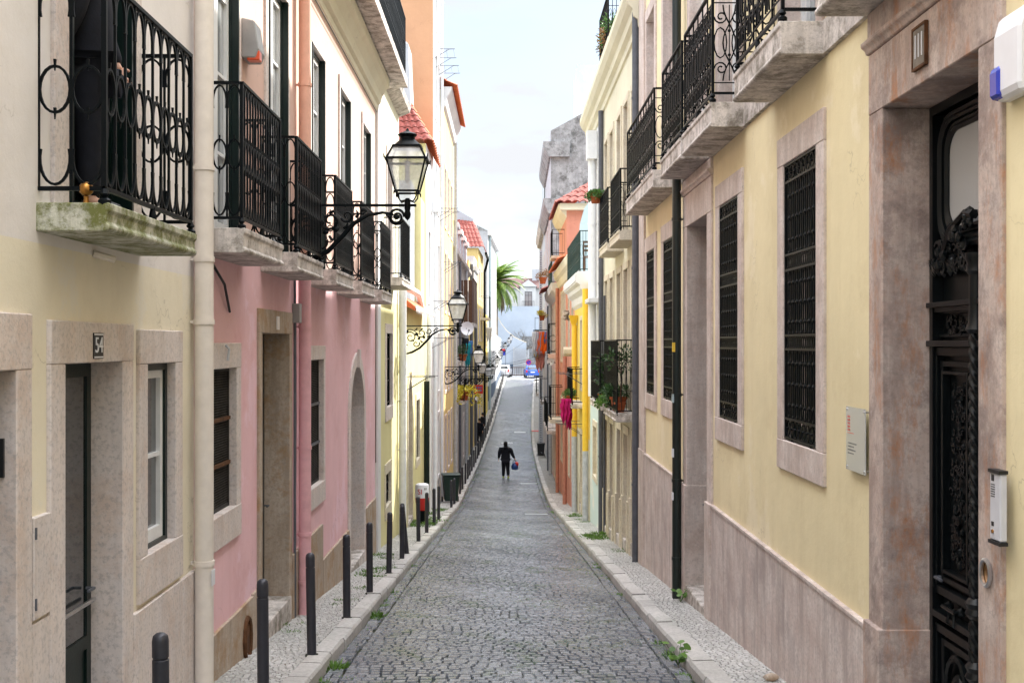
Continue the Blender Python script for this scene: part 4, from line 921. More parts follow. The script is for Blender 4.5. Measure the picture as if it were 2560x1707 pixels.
# --- salmon houses
R5 = Bld('R', 37.2, 42.0, 4.9, 'salmon house with cream cornice and terracotta eave tiles', 'salmon', zlow=-5)
R5.cornice([(0, 4.3), (.06, 4.35), (.1, 4.6), (.2, 4.7), (.26, 4.95), (0, 4.95)], 'pale_cream')
mb = R5.mb(); tiles(mb, (39.6, .42, 4.97), (42, .42, 4.97), (42, -.5, 5.4), (39.6, -.5, 5.4), 8, 3); mb.build('eave_tiles', 'roof', R5.root)
for a in (38.2, 40.2): R5.window(a-.35, a+.35, 1.9, 4.0, 'shutter', .08, .1, .1, .1, 'stone_cream', lc='green_wood'); R5.window(a-.35, a+.35, -2.6, .2, 'shutter', .08, .1, .1, .1, 'stone_cream', lc='pale_cream')
R5.mb().tube([(37.5, .06, 1.75), (37.5, .36, 1.75)], .17, 8).build('vent_box', 'stone_cream', R5.root)
mb = R5.mb(); [mb.ico((38.6+rnd.uniform(-.3, .3), .2+rnd.uniform(-.1, .12), 3.0+rnd.uniform(-.12, .15)), .12, 1, (1, 1, .8), .3) for _ in range(7)]; mb.build('dried_plant', 'stone_tan', R5.root)
R5.pipe(40.9, gz(40.9), 1.9, .075, 'pipe_salmon', .13, (1, -1), n=10)
R5b = Bld('R', 42.0, 48.0, 7.2, 'taller salmon house with curved clay tile roof', 'salmon', gable='salmon', top='roof')
mb = R5b.mb(); tiles(mb, (41.6, .4, 7.2), (41.6, -3.6, 7.2), (44.5, -3.6, 8.6), (44.5, -1.6, 8.6), 14, 6, .08); tiles(mb, (41.6, .4, 7.2), (48, .4, 7.2), (48, -1.6, 8.6), (44.5, -1.6, 8.6), 20, 6, .08); mb.build('tiled_roof', 'roof_old', R5b.root)
R5b.cornice([(0, 6.7), (.2, 6.95), (.3, 7.2), (0, 7.2)], 'pale_cream', name='eave')
R5b.mb().box(41.75, 41.99, -3.4, .25, 6.95, 7.19).build('cornice', 'pale_cream', R5b.root)
mb = R5b.mb(); tiles(mb, (42, .42, 4.97), (48, .42, 4.97), (48, 0, 5.2), (42, 0, 5.2), 18, 2); mb.build('eave_tiles', 'roof', R5b.root)
R5b.cornice([(0, 4.3), (.06, 4.35), (.1, 4.6), (.2, 4.7), (.26, 4.95), (0, 4.95)], 'pale_cream')
for a in (43, 44.4, 45.8): R5b.window(a-.35, a+.35, 1.4, 4.0, 'shutter', .1, .12, .12, .1, 'stone_cream', lc='green_wood'); R5b.window(a-.35, a+.35, -2.6, -.2, 'shutter', .1, .12, .12, .1, 'stone_cream', lc='brown_wood')
R5b.balcony(43.6, 45.6, -1.05, -.9, .55, 'plain', 1.15, 'stone_cream', step=.2); R5b.balcony(43.5, 45.2, 5.3, 5.4, .5, 'plain', .9, 'stone_cream', step=.2)
R5b.pipe(46.6, gz(46.6), 4.3, .075, 'pipe_salmon', .14, (1, -1), n=10)
R6 = Bld('R', 48.0, 60, 4.6, 'pale rose house with iron balconies and hanging laundry', 'pale_rose', gable='pale_rose')
R6.cornice([(0, 4.0), (.1, 4.1), (.3, 4.3), (.34, 4.6), (0, 4.6)], 'white')
mb = R6.mb(); tiles(mb, (54, .6, 4.6), (60, .6, 4.6), (60, -1.5, 5.6), (54, -1.5, 5.6), 16, 5); mb.build('tiled_roof', 'roof_old', R6.root)
R6.railing(48.3, 53.6, 4.66, 5.6, .3, 'plain', .2, R6.root, 'iron_green')
for a in (50, 53, 56, 58.6): R6.window(a-.4, a+.4, 1.6, 3.7, 'shutter', .14, .16, .12, .1, 'stone_cream', lc='grey_wood'); R6.window(a-.4, a+.4, -1.6, .6, 'french', .14, .16, .12, .1, 'stone_cream'); R6.window(a-.4, a+.4, -4.2, -2.2, 'shutter', .14, .1, .1, .1, 'stone_cream', lc='grey_wood')
R6.balcony(49.6, 51.6, 1.38, 1.56, .4, 'oval', 1.25, 'pale_rose', step=.3); R6.balcony(49.0, 55, -1.9, -1.75, .5, 'plain', 1.1, 'stone_old', step=.25)
for u, m in ((56.6, 'zinc_light'), (59.5, 'zinc')): R6.pipe(u, gz(u), 4, .09, m, .13, (), n=8)
R7 = Bld('R', 60, 72, 13.3, 'tall house with bare weathered grey gable rising over the salmon roof', 'grey_white', gable='concrete', depth=9)
R7.mb().add([(60.01, 0, 13.3), (60.01, -9, 13.3), (60.01, -4.2, 15.6), (71.9, 0, 13.3), (71.9, -9, 13.3), (71.9, -4.2, 15.6)], [(0, 2, 1), (3, 4, 5), (0, 3, 5, 2), (1, 2, 5, 4)]).build('gable_top', 'concrete', R7.root)
R7.mb().box(62, 66, -4.4, -1.5, 13.3, 17.3).build('chimney_block', 'pale_blue', R7.root)
for z in (9.4, 12.4): R7.mb().prof([(-1.0, z-.5), (.1, z-.5), (.35, z), (.4, z+.3), (-1.0, z+.3)], 59.8, 72).build('cornice', 'concrete', R7.root)
for a in (62.5, 66, 69.5):
    for v0, v1 in ((-4.3, -2), (-.9, 1.4), (2.6, 5), (6.2, 8.6)): R7.window(a-.5, a+.5, v0, v1, 'sash', .16, .2, .15, .15, 'stone_grey', rows=3)
R7.balcony(61.5, 64, -1.3, -1.1, .5, 'plain', 1.1, 'stone_old', step=.3)
R8 = Bld('R', 72, 88, 9.8, 'flaking white house with roof terrace rail', 'grey_white', gable='old')
R8.mb().prof([(-1, 9.3), (.25, 9.4), (.4, 9.9), (-1, 9.9)], 72, 88).build('cornice', 'stone_old', R8.root); R8.mb().box(72, 80, -3, .05, 9.9, 11.0).build('parapet', 'stone_old', R8.root)
R8.railing(72.4, 79.5, 11.0, 13.2, -.1, 'plain', .8, R8.root)
for a in (74, 78, 82, 86):
    for v0, v1 in ((-4.6, -2.4), (-1.2, 1), (2, 4.2), (5.6, 7.8)): R8.window(a-.5, a+.5, v0, v1, 'sash', .16, .2, .15, .15, 'stone_grey', rows=3)
R8.balcony(73, 76, 1.5, 1.7, .45, 'plain', 1.0, 'stone_old', step=.3); R8.balcony(80.5, 83.5, -1.7, -1.5, .45, 'plain', 1.0, 'stone_old', step=.3)
M['brick'] = brick_mat('old_red_brick', (.42, .14, .07), (.34, .12, .07), (.3, .27, .24), .25, .08, .85, 0)
R9 = Bld('R', 88, 106, 10.9, 'old house with exposed brick edge', 'old', gable='brick')
for a in (91, 95, 99, 103):
    for v0, v1 in ((-3.9, -1.8), (-.4, 1.8), (3.2, 5.4), (7, 9)): R9.window(a-.5, a+.5, v0, v1, 'sash', .16, .2, .15, .15, 'stone_grey', rows=3)
R9.balcony(94, 97, 2.9, 3.1, .45, 'plain', 1.0, 'stone_old', step=.3)
R10 = Bld('R', 106, 127, 7.2, 'last grey house on the right before the square', 'grey_white', zlow=-6)
for a in (110, 114, 118, 122):
    for v0, v1 in ((-1.6, .6), (2.2, 4.4)): R10.window(a-.5, a+.5, v0, v1, 'sash', .16, .2, .15, .15, 'stone_grey', rows=3)
for b in (A, B, C, C2, D, F, G, H, J, J2, K, I, Rr, R2, R3, R4, R5, R5b, R6, R7, R8, R9, R10): b.finish()
# ================================================================ STREET LAMPS
def make_lamp():
    r = empty('street_lamp', (0, 0, 0), 'x', 'street lamp')
    y = lambda pts: [(p, 0, q) for p, q in pts]
    mb = MB(); mb.box(-.01, 1.42, -.018, .018, -.014, .014); mb.box(-.01, .02, -.03, .03, -.62, .03)
    mb.tube(y([(0, -.58), (.10, -.66), (.24, -.62), (.42, -.52), (.58, -.36), (.72, -.20), (.88, -.11), (1.04, -.08), (1.16, -.10)]), [.018, .026, .03, .03, .03, .027, .022, .018, .014], 6)
    for cx, cz, r0, r1, a0, a1 in ((.20, -.27, .15, .03, 200, -330), (.20, -.27, .20, .17, 250, 20), (.45, -.17, .11, .025, 180, 640), (.64, -.12, .07, .02, 200, 600), (.33, -.42, .09, .02, 20, -340), (1.20, -.13, .085, .02, 120, 620), (1.20, -.13, .085, .085, 0, 330), (.05, -.64, .045, .01, 90, 500), (.82, -.08, .04, .01, 0, 360)):
        mb.tube(y(spiral(cx, cz, r0, r1, a0, a1, 22)), [.017-.006*i/22 for i in range(23)], 5)
    for cx, cz in ((.33, -.2), (.40, -.30), (.52, -.27), (.12, -.12), (1.2, -.13)): mb.ico((cx, 0, cz), .034, 1, (1.2, .6, 1))
    for x, s in ((1.30, 1), (.62, 1)): mb.ico((x, 0, .0), .022, 1)
    mb.lathe([(.004, -.17), (.03, -.14), (.04, -.10), (.028, -.06), (.036, -.03), (.03, 0), (.036, .05), (.022, .08)], (1.32, 0, 0), 10)
    for cx, cz, a in ((.30, -.10, 20), (.50, -.06, 200), (.36, -.24, 70), (.44, -.34, 300), (.28, -.36, 150), (.60, -.26, 30), (.74, -.14, 60), (.10, -.16, 100), (.10, -.44, 250), (1.08, -.10, 330)):
        a = math.radians(a); mb.tube(y([(cx, cz), (cx+.05*math.cos(a), cz+.05*math.sin(a)), (cx+.09*math.cos(a+.5), cz+.09*math.sin(a+.5))]), [.016, .02, .003], 5)
    mb.build('bracket', 'iron', r, True)
    cx = 1.32; mb = MB()
    for a in range(4):
        g = a*PI/2+PI/4; c, s = math.cos(g), math.sin(g)
        mb.tube([(cx+c*.02, s*.02, .06), (cx+c*.10, s*.10, .04), (cx+c*.15, s*.15, .09), (cx+c*.16, s*.16, .155)], .009, 5)
        b0, b1, t1 = .125, .215, .15
        mb.tube([(cx+(b0 if c > 0 else -b0), (b0 if s > 0 else -b0), .15), (cx+(b1 if c > 0 else -b1), (b1 if s > 0 else -b1), .50)], .011, 5)
        mb.tube([(cx+(b1 if c > 0 else -b1), (b1 if s > 0 else -b1), .51), (cx+(t1 if c > 0 else -t1), (t1 if s > 0 else -t1), .645)], .011, 5)
        mb.tube([(cx+(.235 if c > 0 else -.235), (.235 if s > 0 else -.235), .50), (cx+(.245 if c > 0 else -.245), (.245 if s > 0 else -.245), .545)], [.012, .004], 5)
        mb.tube([(cx+(.135 if c > 0 else -.135), (.135 if s > 0 else -.135), .15), (cx+(.14 if c > 0 else -.14), (.14 if s > 0 else -.14), .11)], [.012, .006], 5)
    def ring(q, z, t, h):
        for a in (-1, 1):
            mb.box(cx-q, cx+q, a*q-t, a*q+t, z, z+h); mb.box(cx+a*q-t, cx+a*q+t, -q+t, q-t, z, z+h)
    ring(.125, .14, .012, .022); ring(.222, .492, .018, .022); ring(.150, .64, .016, .022)
    mb.build('lantern_frame', 'iron', r)
    mb = MB(); mb.lathe([(.17, .662), (.155, .675), (.13, .70), (.10, .725), (.085, .74), (.085, .765), (.105, .785), (.11, .795), (.085, .812), (.045, .825), (.02, .838), (.012, .86), (.004, .87)], (cx, 0, 0), 16)
    mb.build('lantern_cap', 'iron', r, True)
    mb = MB()
    for a, b, z0, z1 in ((.120, .208, .165, .49), (.208, .146, .515, .64)):
        for sx, sy in ((1, 0), (-1, 0), (0, 1), (0, -1)):
            p = lambda q, z, t: (cx+(sx*q if sx else t*q), (sy*q if sy else t*q), z)
            mb.quad(p(a, z0, -1), p(a, z0, 1), p(b, z1, 1), p(b, z1, -1))
    mb.build('glass', 'glass', r)
    mb = MB(); mb.lathe([(.035, .50), (.035, .44), (.028, .42)], (cx, 0, 0), 10); mb.lathe([(.03, .44), (.026, .40), (.026, .28), (.018, .262), (.004, .255)], (cx, 0, 0), 10)
    mb.tube([(cx, 0, .50), (cx, 0, .66)], .012, 6)
    mb.build('bulb', 'white_plastic', r, True)
    return r
lamp0 = make_lamp()
LAMPS = [(12.75, 3.56, 'ornate iron lantern bracket beside the pink house balconies, the largest and nearest'),
 (26.8, 2.43, 'second iron lantern from the front, on the lemon house by the white pipe'),
 (43.6, 1.12, 'iron lantern on the pale yellow house above the trailing yellow plant'),
 (54.0, .46, 'iron lantern on the weathered grey-brown house, behind the one above the yellow plant'),
 (66, -.02, 'iron lantern near the far end of the weathered grey-brown house'),
 (77, -.2, 'small iron lantern on the yellow house with the bent dark pipe'),
 (91, .25, 'small iron lantern at the corner of the low deep yellow house'),
 (101, .75, 'tiny iron lantern beside the far tall white house'),
 (113, 1.35, 'tiny iron lantern midway along the far tall white house'),
 (125, 1.9, 'tiny iron lantern above the near end of the white garden wall'),
 (133, 2.3, 'tiniest and farthest iron lantern at the top of the street by the square')]
for i, (y, z, lb) in enumerate(LAMPS):
    o = lamp0 if i == 0 else copy_tree(lamp0)
    o.location = (wl(y)+(.12 if 42.7 < y < 51 else .0), y, z); o['label'] = lb; o['group'] = 'lantern brackets along the left facades'

# ================================================================ BOLLARDS
def make_bollard():
    r = empty('bollard', (0, 0, 0), 'x', 'bollard'); mb = MB()
    mb.lathe([(.043, -.05), (.043, .80), (.039, .803), (.039, .812), (.043, .815), (.043, .90), (.038, .925), (.022, .938), (.004, .942)], (0, 0, 0), 20)
    mb.build('post', 'steel', r, True)
    mb = MB(); mb.lathe([(.062, -.02), (.060, .006), (.045, .009)], (0, 0, 0), 16); mb.build('base_ring', 'joint', r)
    return r
bol0 = make_bollard()
ys = [5.87, 8.35, 10.46, 12.8, 15.0, 17.5, 19.75, 20.75, 23.6, 26.1, 28.95, 30.9, 38.4, 40.6]
near = ['dark grey bollard at the bottom left by the white window of number 54', 'dark grey bollard in front of the pink house rusty mesh window', 'dark grey bollard in front of the pink house first doorway', 'dark grey bollard beside the pink drainpipe',
 'dark grey bollard just before the arched doorway', 'dark grey bollard in front of the arched doorway', 'dark grey bollard before the end of the pink house', 'leaning grey bollard close behind another at the end of the pink house',
 'dark grey bollard with a pale worn band in front of the lemon house', 'dark grey bollard just before the red and white hydrant', 'dark grey bollard beside the red and white hydrant', 'dark grey bollard just past the red and white hydrant', 'dark grey bollard just before the green wheelie bin', 'dark grey bollard beside the green wheelie bin']
y = 43.0; far = []
while y < 128: far.append(y); y += rnd.uniform(2.4, 3.2)
words = 'first second third fourth fifth sixth seventh eighth ninth tenth eleventh twelfth thirteenth fourteenth fifteenth sixteenth seventeenth eighteenth nineteenth twentieth'.split()
def ordw(n):
    if n < 20: return words[n]
    t = ['twenty', 'thirty'][(n+1)//10-2]; u = (n+1) % 10
    return ({'twenty': 'twentieth', 'thirty': 'thirtieth'}[t] if u == 0 else t+'-'+words[u-1])
for i, y in enumerate(ys+far):
    o = bol0 if i == 0 else copy_tree(bol0)
    o.location = (kl(y)-.17, y, gz(y)+.125); o['label'] = near[i] if i < len(near) else 'small dark bollard on the left kerb, %s past the green wheelie bin' % ordw(i-len(near))
    o['group'] = 'bollards along the left kerb'; o.rotation_euler = (rnd.uniform(-.02, .02), rnd.uniform(-.02, .02), rnd.uniform(0, 6))
    if i == 7: o.rotation_euler = (.03, -.09, 0)

# ================================================================ HYDRANT, BINS, POLE
hy = empty('fire_hydrant', (-2.13, 29.6, gz(29.6)+.12), 'red and white round-topped hydrant marked SI on the left pavement', 'hydrant')
MB().lathe([(.10, 0), (.10, .36), (.12, .37)], (0, 0, 0), 14).build('pedestal', 'iron', hy, True)
MB().lathe([(.12, .36), (.14, .40), (.175, .58), (.18, .66), (.18, .69)], (0, 0, 0), 20).build('body', 'red_paint', hy, True)
MB().lathe([(.185, .69), (.185, .98), (.17, 1.03), (.12, 1.055), (.02, 1.06)], (0, 0, 0), 20).build('cap', 'white_plastic', hy, True)
def cyl_text(p): a = -p[0]/.186+math.radians(248); return ((.188+p[2])*math.cos(-a+PI*0)*1, (.188+p[2])*math.sin(-a)*1, .86+p[1])
me = text_mesh('SI', .19, .004); mb = MB(lambda p: ((.187+p[2])*math.sin(p[0]/.186-.25), -(.187+p[2])*math.cos(p[0]/.186-.25), .85+p[1]))
mb.add([v.co[:] for v in me.vertices], [tuple(p.vertices) for p in me.polygons]); mb.build('lettering', 'red_paint', hy)
MB(lambda p: ((.187)*math.sin(p[0]/.186), -(.187)*math.cos(p[0]/.186), p[2])).add([(.07, 0, .90), (.14, 0, .90), (.14, 0, .96), (.07, 0, .96)], [(0, 1, 2, 3)]).build('sticker', 'grey_box', hy)
def wheelie(name, loc, rz, label, s=1.0, mark=None):
    r = empty(name, loc, label, 'wheelie bin', rz=rz)
    mb = MB(); mb.frus((0, 0), .46*s, .5*s, .60*s, .68*s, .08*s, 1.0*s); mb.box(-.32*s, .32*s, -.36*s, .36*s, .96*s, 1.0*s+.006)
    mb.build('body', 'bin_green' if s > .9 else 'black', r, bevel=.02)
    mb = MB(); mb.prof([(-.37*s, 1.012*s), (.38*s, 1.012*s), (.39*s, 1.03*s), (.2*s, 1.075*s), (-.25*s, 1.085*s), (-.38*s, 1.05*s)], -.33*s, .33*s); mb.build('lid', 'bin_green' if s > .9 else 'black', r, bevel=.01)
    mb = MB(); mb.tube([(-.24*s, .42*s, 1.0*s), (-.24*s, .45*s, 1.02*s), (.24*s, .45*s, 1.02*s), (.24*s, .42*s, 1.0*s)], .016, 6); mb.build('handle', 'black', r)
    for sx in (-1, 1):
        mb = MB(); mb.tube([(sx*.26*s, .27*s, .10*s), (sx*.32*s, .27*s, .10*s)], .10*s, 16); mb.build('wheel', 'black', r)
    if mark:
        mb = MB()
        for pts in ([(-.06, .62), (.05, .66), (.08, .55), (-.04, .52), (-.06, .62)], [(.0, .48), (.09, .38), (-.02, .36), (.07, .27)], [(-.09, .45), (.1, .49)]): mb.tube([(a, -.24*s-.0-.075*b*s-.004, b*.9) for a, b in pts], .011, 4)
        mb.build('graffiti', 'white_plastic', r)
    return r
wheelie('wheelie_bin', (-1.95, 41.8, gz(41.8)+.12), .15, 'large dark green wheelie bin standing on the left pavement')
wheelie('wheelie_bin', (2.28, 69.3, gz(69.3)+.14), 0, 'small black bin with white graffiti at the foot of the metal pole', .78, True)
pole = empty('utility_pole', (2.32, 70.6, gz(70.6)), 'tall perforated grey steel pole on the right pavement', 'pole')
mb = MB(); mb.frus((0, 0), .26, .26, .18, .18, 0, 12.9); mb.build('mast', 'zinc_light', pole)
mb = MB()
for q in range(85):
    z = .5+q*.145; w_ = .13-.04*z/12.9+.002
    mb.box(-.035, .035, -w_-.004, -w_+.01, z, z+.05)
mb.build('perforation', 'black', pole)
MB().box(-.45, .12, -.13, -.09, 5.0, 5.08).build('crossarm', 'zinc', pole)

# ================================================================ PEOPLE
def skin(name, pts, edges, root, mat, parent, sub=2):
    me = bpy.data.meshes.new(name); me.from_pydata([p[:3] for p in pts], edges, [])
    o = bpy.data.objects.new(name, me); COL.objects.link(o); md = o.modifiers.new('skin', 'SKIN'); md.use_smooth_shade = True
    o.modifiers.new('sub', 'SUBSURF').levels = sub
    for i, p in enumerate(pts):
        rr = p[3] if isinstance(p[3], tuple) else (p[3], p[3]); d = me.skin_vertices[0].data[i]; d.radius = rr; d.use_root = (i == root)
    bpy.context.view_layer.update()
    m2 = bpy.data.meshes.new_from_object(o.evaluated_get(bpy.context.evaluated_depsgraph_get())); bpy.data.objects.remove(o); m2.materials.clear(); m2.materials.append(M[mat]); m2.name = name
    for p in m2.polygons: p.use_smooth = True
    n = bpy.data.objects.new(name, m2); COL.objects.link(n); n.parent = parent; return n
M['skin'] = simple('skin_tone', (.50, .27, .18), .55, 0, .4, 0, .08)
M['cloth_black'] = simple('black_fabric', (.013, .014, .02), .9, 0, .2, .2, .2)
M['cloth_dark'] = simple('charcoal_fabric', (.02, .02, .026), .9, 0, .2, .2, .2)
M['hair_dark'] = simple('dark_hair', (.010, .008, .007), .6, 0, .3, .3, .2)
M['lime'] = simple('lime_trainer_fabric', (.45, .62, .05), .7)
def person(loc, rz, label, sc=1.0, la=((-.25, -.03, 1.15), (-.29, .03, .90)), ra=((.25, -.03, 1.15), (.29, .03, .90)), legs=((-.10, .02, .5), (-.11, -.02, .09), (.10, .02, .5), (.11, .03, .09)), bulk=1.0, shoes='black', coat='cloth_black', trousers='cloth_black'):
    r = empty('person', loc, label, 'person', rz=rz); r.scale = (sc, sc, sc)
    P = [(0, 0, .95, .13), (0, 0, 1.15, .115), (0, .0, 1.34, (.15, .11)), (0, -.01, 1.46, .075), (0, 0, 1.53, .055), (0, .01, 1.61, (.075, .09)), (0, .005, 1.69, (.075, .085)), (0, .0, 1.745, .045)]
    E = [(0, 1), (1, 2), (2, 3), (3, 4), (4, 5), (5, 6), (6, 7)]
    P.append((0, .10, 1.60, .012)); E.append((5, 8))
    for sx, (k, a) in ((-1, legs[0:2]), (1, legs[2:4])):
        b = len(P); P += [(sx*.09, 0, .88, .088), (*k, .06), (*a, .038), (a[0]+sx*.01, a[1]+.14, .03, .03)]; E += [(0, b), (b, b+1), (b+1, b+2), (b+2, b+3)]
    hands = []
    for sx, (e, w) in ((-1, la), (1, ra)):
        b = len(P); d = (Vector(w)-Vector(e)).normalized(); pm = Vector(w)+d*.07
        P += [(sx*.185, 0, 1.41, .058), (*e, .042), (*w, .028), (*pm, (.034, .02))]; E += [(2, b), (b, b+1), (b+1, b+2), (b+2, b+3)]
        side = Vector((0, 1, 0))-d*d.y; side = side.normalized() if side.length > .2 else Vector((1, 0, 0)); nrm = d.cross(side)*sx
        for q, (off, ln) in enumerate(((-.026, .055), (-.009, .068), (.009, .072), (.026, .066))):
            f = len(P); p1 = pm+side*off+d*.045; p2 = p1+d*ln*.5-nrm*.008; p3 = p2+d*ln*.4-nrm*.022
            P += [(*p1, .010), (*p2, .009), (*p3, .008)]; E += [(b+3, f), (f, f+1), (f+1, f+2)]
        f = len(P); p1 = Vector(w)+d*.03+side*.035; p2 = p1+side*.02+d*.035; P += [(*p1, .012), (*p2, .009)]; E += [(b+3, f), (f, f+1)]
        hands.append(pm)
    skin('body', P, E, 0, 'skin', r)
    g = .028*bulk
    P = [(0, 0, .86, (.17*bulk, .13*bulk)), (0, 0, 1.05, (.175*bulk, .135*bulk)), (0, 0, 1.25, (.18*bulk, .14*bulk)), (0, -.01, 1.37, (.19*bulk, .13*bulk)), (0, -.015, 1.45, .09)]
    E = [(0, 1), (1, 2), (2, 3), (3, 4)]
    for sx, (e, w) in ((-1, la), (1, ra)):
        b = len(P); P += [(sx*.19*bulk, -.01, 1.40, .075+g), (*e, .055+g), (*(Vector(w)+(Vector(w)-Vector(e)).normalized()*.01), .038+g*.4)]; E += [(3, b), (b, b+1), (b+1, b+2)]
    skin('jacket', P, E, 1, coat, r)
    P = [(0, 0, .93, (.16*bulk, .13*bulk))]; E = []
    for sx, (k, a) in ((-1, legs[0:2]), (1, legs[2:4])):
        b = len(P); P += [(sx*.095, 0, .84, .10*bulk), (*k, .075*bulk), (a[0], a[1], a[2]+.0, .058*bulk)]; E += [(0, b), (b, b+1), (b+1, b+2)]
    skin('trousers', P, E, 0, trousers, r)
    for a in (legs[1], legs[3]): MB().ico((a[0], a[1]+.06, .045), .065, 2, (.75, 2.0, .7)).build('shoe', shoes, r, True)
    mb = MB(); mb.ico((0, -.018, 1.665), .122, 2, (.86, 1.0, 1.0), .02); mb.ico((0, -.055, 1.59), .09, 2, (1, .8, 1)); mb.build('hair', 'hair_dark', r, True)
    for sx in (-1, 1): MB().ico((sx*.085, .005, 1.615), .022, 1, (.4, .8, 1.3)).build('ear', 'skin', r); MB().ico((sx*.032, .088, 1.635), .012, 1).build('eye', 'black', r)
    MB().ico((0, .088, 1.56), .022, 1, (1.2, .4, .3)).build('mouth', 'orange_plastic', r)
    return r, hands
wk, hands = person((.10, 56.2, gz(56.2)), 0, 'person in black hooded jacket and lime-heeled shoes walking away up the road carrying a bag', 1.03,
    la=((-.30, -.05, 1.17), (-.33, .02, .95)), ra=((.31, 0, 1.17), (.43, .02, .95)), bulk=1.32, legs=((-.10, .03, .5), (-.11, .05, .07), (.10, .0, .5), (.13, -.12, .12)), shoes='lime')
skin('hood', [(0, -.10, 1.50, .09), (0, -.06, 1.44, .10), (0, -.13, 1.42, .06)], [(0, 1), (1, 2)], 1, 'cloth_black', wk)
bg_ = empty('shopping_bag', (.10+.46, 56.22, gz(56.2)+.42), 'round blue shopping bag with a red corner held by the walking person', 'bag')
M['blue_bag'] = simple('blue_bag_plastic', (.02, .07, .28), .4, 0, .5, .2, .3)
mb = MB(); mb.lathe([(.10, -.01), (.155, .02), (.175, .10), (.17, .18), (.14, .26), (.09, .32), (.05, .36)], (0, 0, 0), 14); mb.build('sack', 'blue_bag', bg_, True)
mb = MB(); mb.ico((.09, -.05, .27), .12, 2, (.8, .7, 1.1), .04); mb.build('corner_print', 'red_paint', bg_, True)
mb = MB(); mb.tube([(-.12, 0, .30), (-.07, 0, .42), (-.03, 0, .50), (.03, 0, .44), (.12, 0, .34)], .012, 6); mb.build('handle', 'blue_bag', bg_)
person((-2.43, 6.62, 2.737), -PI/2+.15, 'person in black standing on the nearest mossy balcony with one hand showing', 1.0, la=((-.24, .02, 1.14), (-.17, .13, .93)), ra=((.24, -.04, 1.14), (.26, -.12, .92)), bulk=1.15, coat='cloth_black')
person((-1.72, 80.5, gz(80.5)+.12), 2.6, 'first of two people in black standing among the far left bollards', 1.0, bulk=1.15)
person((-1.60, 86.5, gz(86.5)+.12), 2.0, 'farther of two people in black standing among the far left bollards', 1.0, bulk=1.1, coat='cloth_dark')

# ================================================================ THINGS ON THE NEAR FACADES
# brass ball on the balcony rail end
o = MB(); o.lathe([(.018, -.075), (.012, -.05), (.014, -.04), (.006, -.035)], (0, 0, 0), 10); o.ico((0, 0, 0), .038, 2)
o = o.build('brass_ball', 'brass', None, True); o.location = (-2.16, 5.86, 2.802); tag(o, 'small brass ball knob on the corner of the mossy balcony', 'knob')
# alarm on the right
al = empty('alarm_box', (2.34, 5.10, 3.30), 'white alarm box with blue lamp at the right picture edge above the carved door', 'alarm box')
fl = lambda p: (-p[1], p[0], p[2])
mb = MB(fl); mb.prof([(-.002, -.19), (.07, -.19), (.085, -.15), (.085, .1), (.06, .19), (-.002, .21)], -.14, .12); mb.build('housing', 'white_plastic', al, bevel=.015)
mb = MB(fl); mb.prof([(.05, -.185), (.098, -.175), (.10, -.05), (.06, -.01)], .04, .13); mb.build('blue_lamp', 'blue_plastic', al, bevel=.012)
ic = empty('intercom', (2.30, 5.22, 1.25), 'silver door intercom with speaker slots to the right of the carved door', 'intercom')
mb = MB(fl); mb.box(-.055, .055, 0, .035, -.155, .155); mb.build('housing', 'pale_box', ic, bevel=.006)
mb = MB(fl); mb.box(-.06, .06, 0, .042, .156, .172); mb.box(-.06, .06, 0, .042, -.172, -.156)
for q in range(6): mb.box(.0, .042, .035, .0362, .045+q*.011, .049+q*.011)
mb.box(.008, .036, .035, .0366, .078+.04, .078+.07); mb.box(.01, .035, .035, .0366, -.09, -.07); mb.build('button_panel', 'black', ic)
MB(fl).tube([(.02, .033, -.115), (.02, .041, -.115)], .009, 10).build('button', 'brass', ic)
pq = empty('sign', (2.34, 7.40, 1.375), 'clear acrylic office plaque on steel studs left of the carved door', 'sign')
m, nt, bs, N, L = nodes('acrylic_plate'); bs.inputs['Base Color'].default_value = (.50, .50, .48, 1); bs.inputs['Roughness'].default_value = .12; bs.inputs['Coat Weight'].default_value = .5; M['acrylic'] = m
mb = MB(fl); mb.box(-.20, .20, .035, .041, -.21, .21); mb.build('plate', 'acrylic', pq)
for a in (-.18, .18):
    for b in (-.19, .19): MB(fl).tube([(a, .0, b), (a, .046, b)], .008, 8).build('stud', 'chrome', pq)
def pq_f(p): return (-.0418-p[2], -p[0], p[1])
mb = MB(fl)
for k in range(4):
    z = -.035-k*.022; u = .16
    while u > .0+(.04 if k in (1, 3) else 0): l = rnd.uniform(.012, .03); mb.box(u-l, u, .041, .0415, z, z+.009); u -= l+.007
mb.build('lettering', 'zinc', pq)
mb = MB(fl)
for k in range(5):
    for j in range(3): mb.box(.11+j*.02, .125+j*.02, .041, .0415, .05+k*.022, .062+k*.022)
mb.box(.03, .17, .041, .0415, .035, .039); mb.build('emblem', 'red_paint', pq)

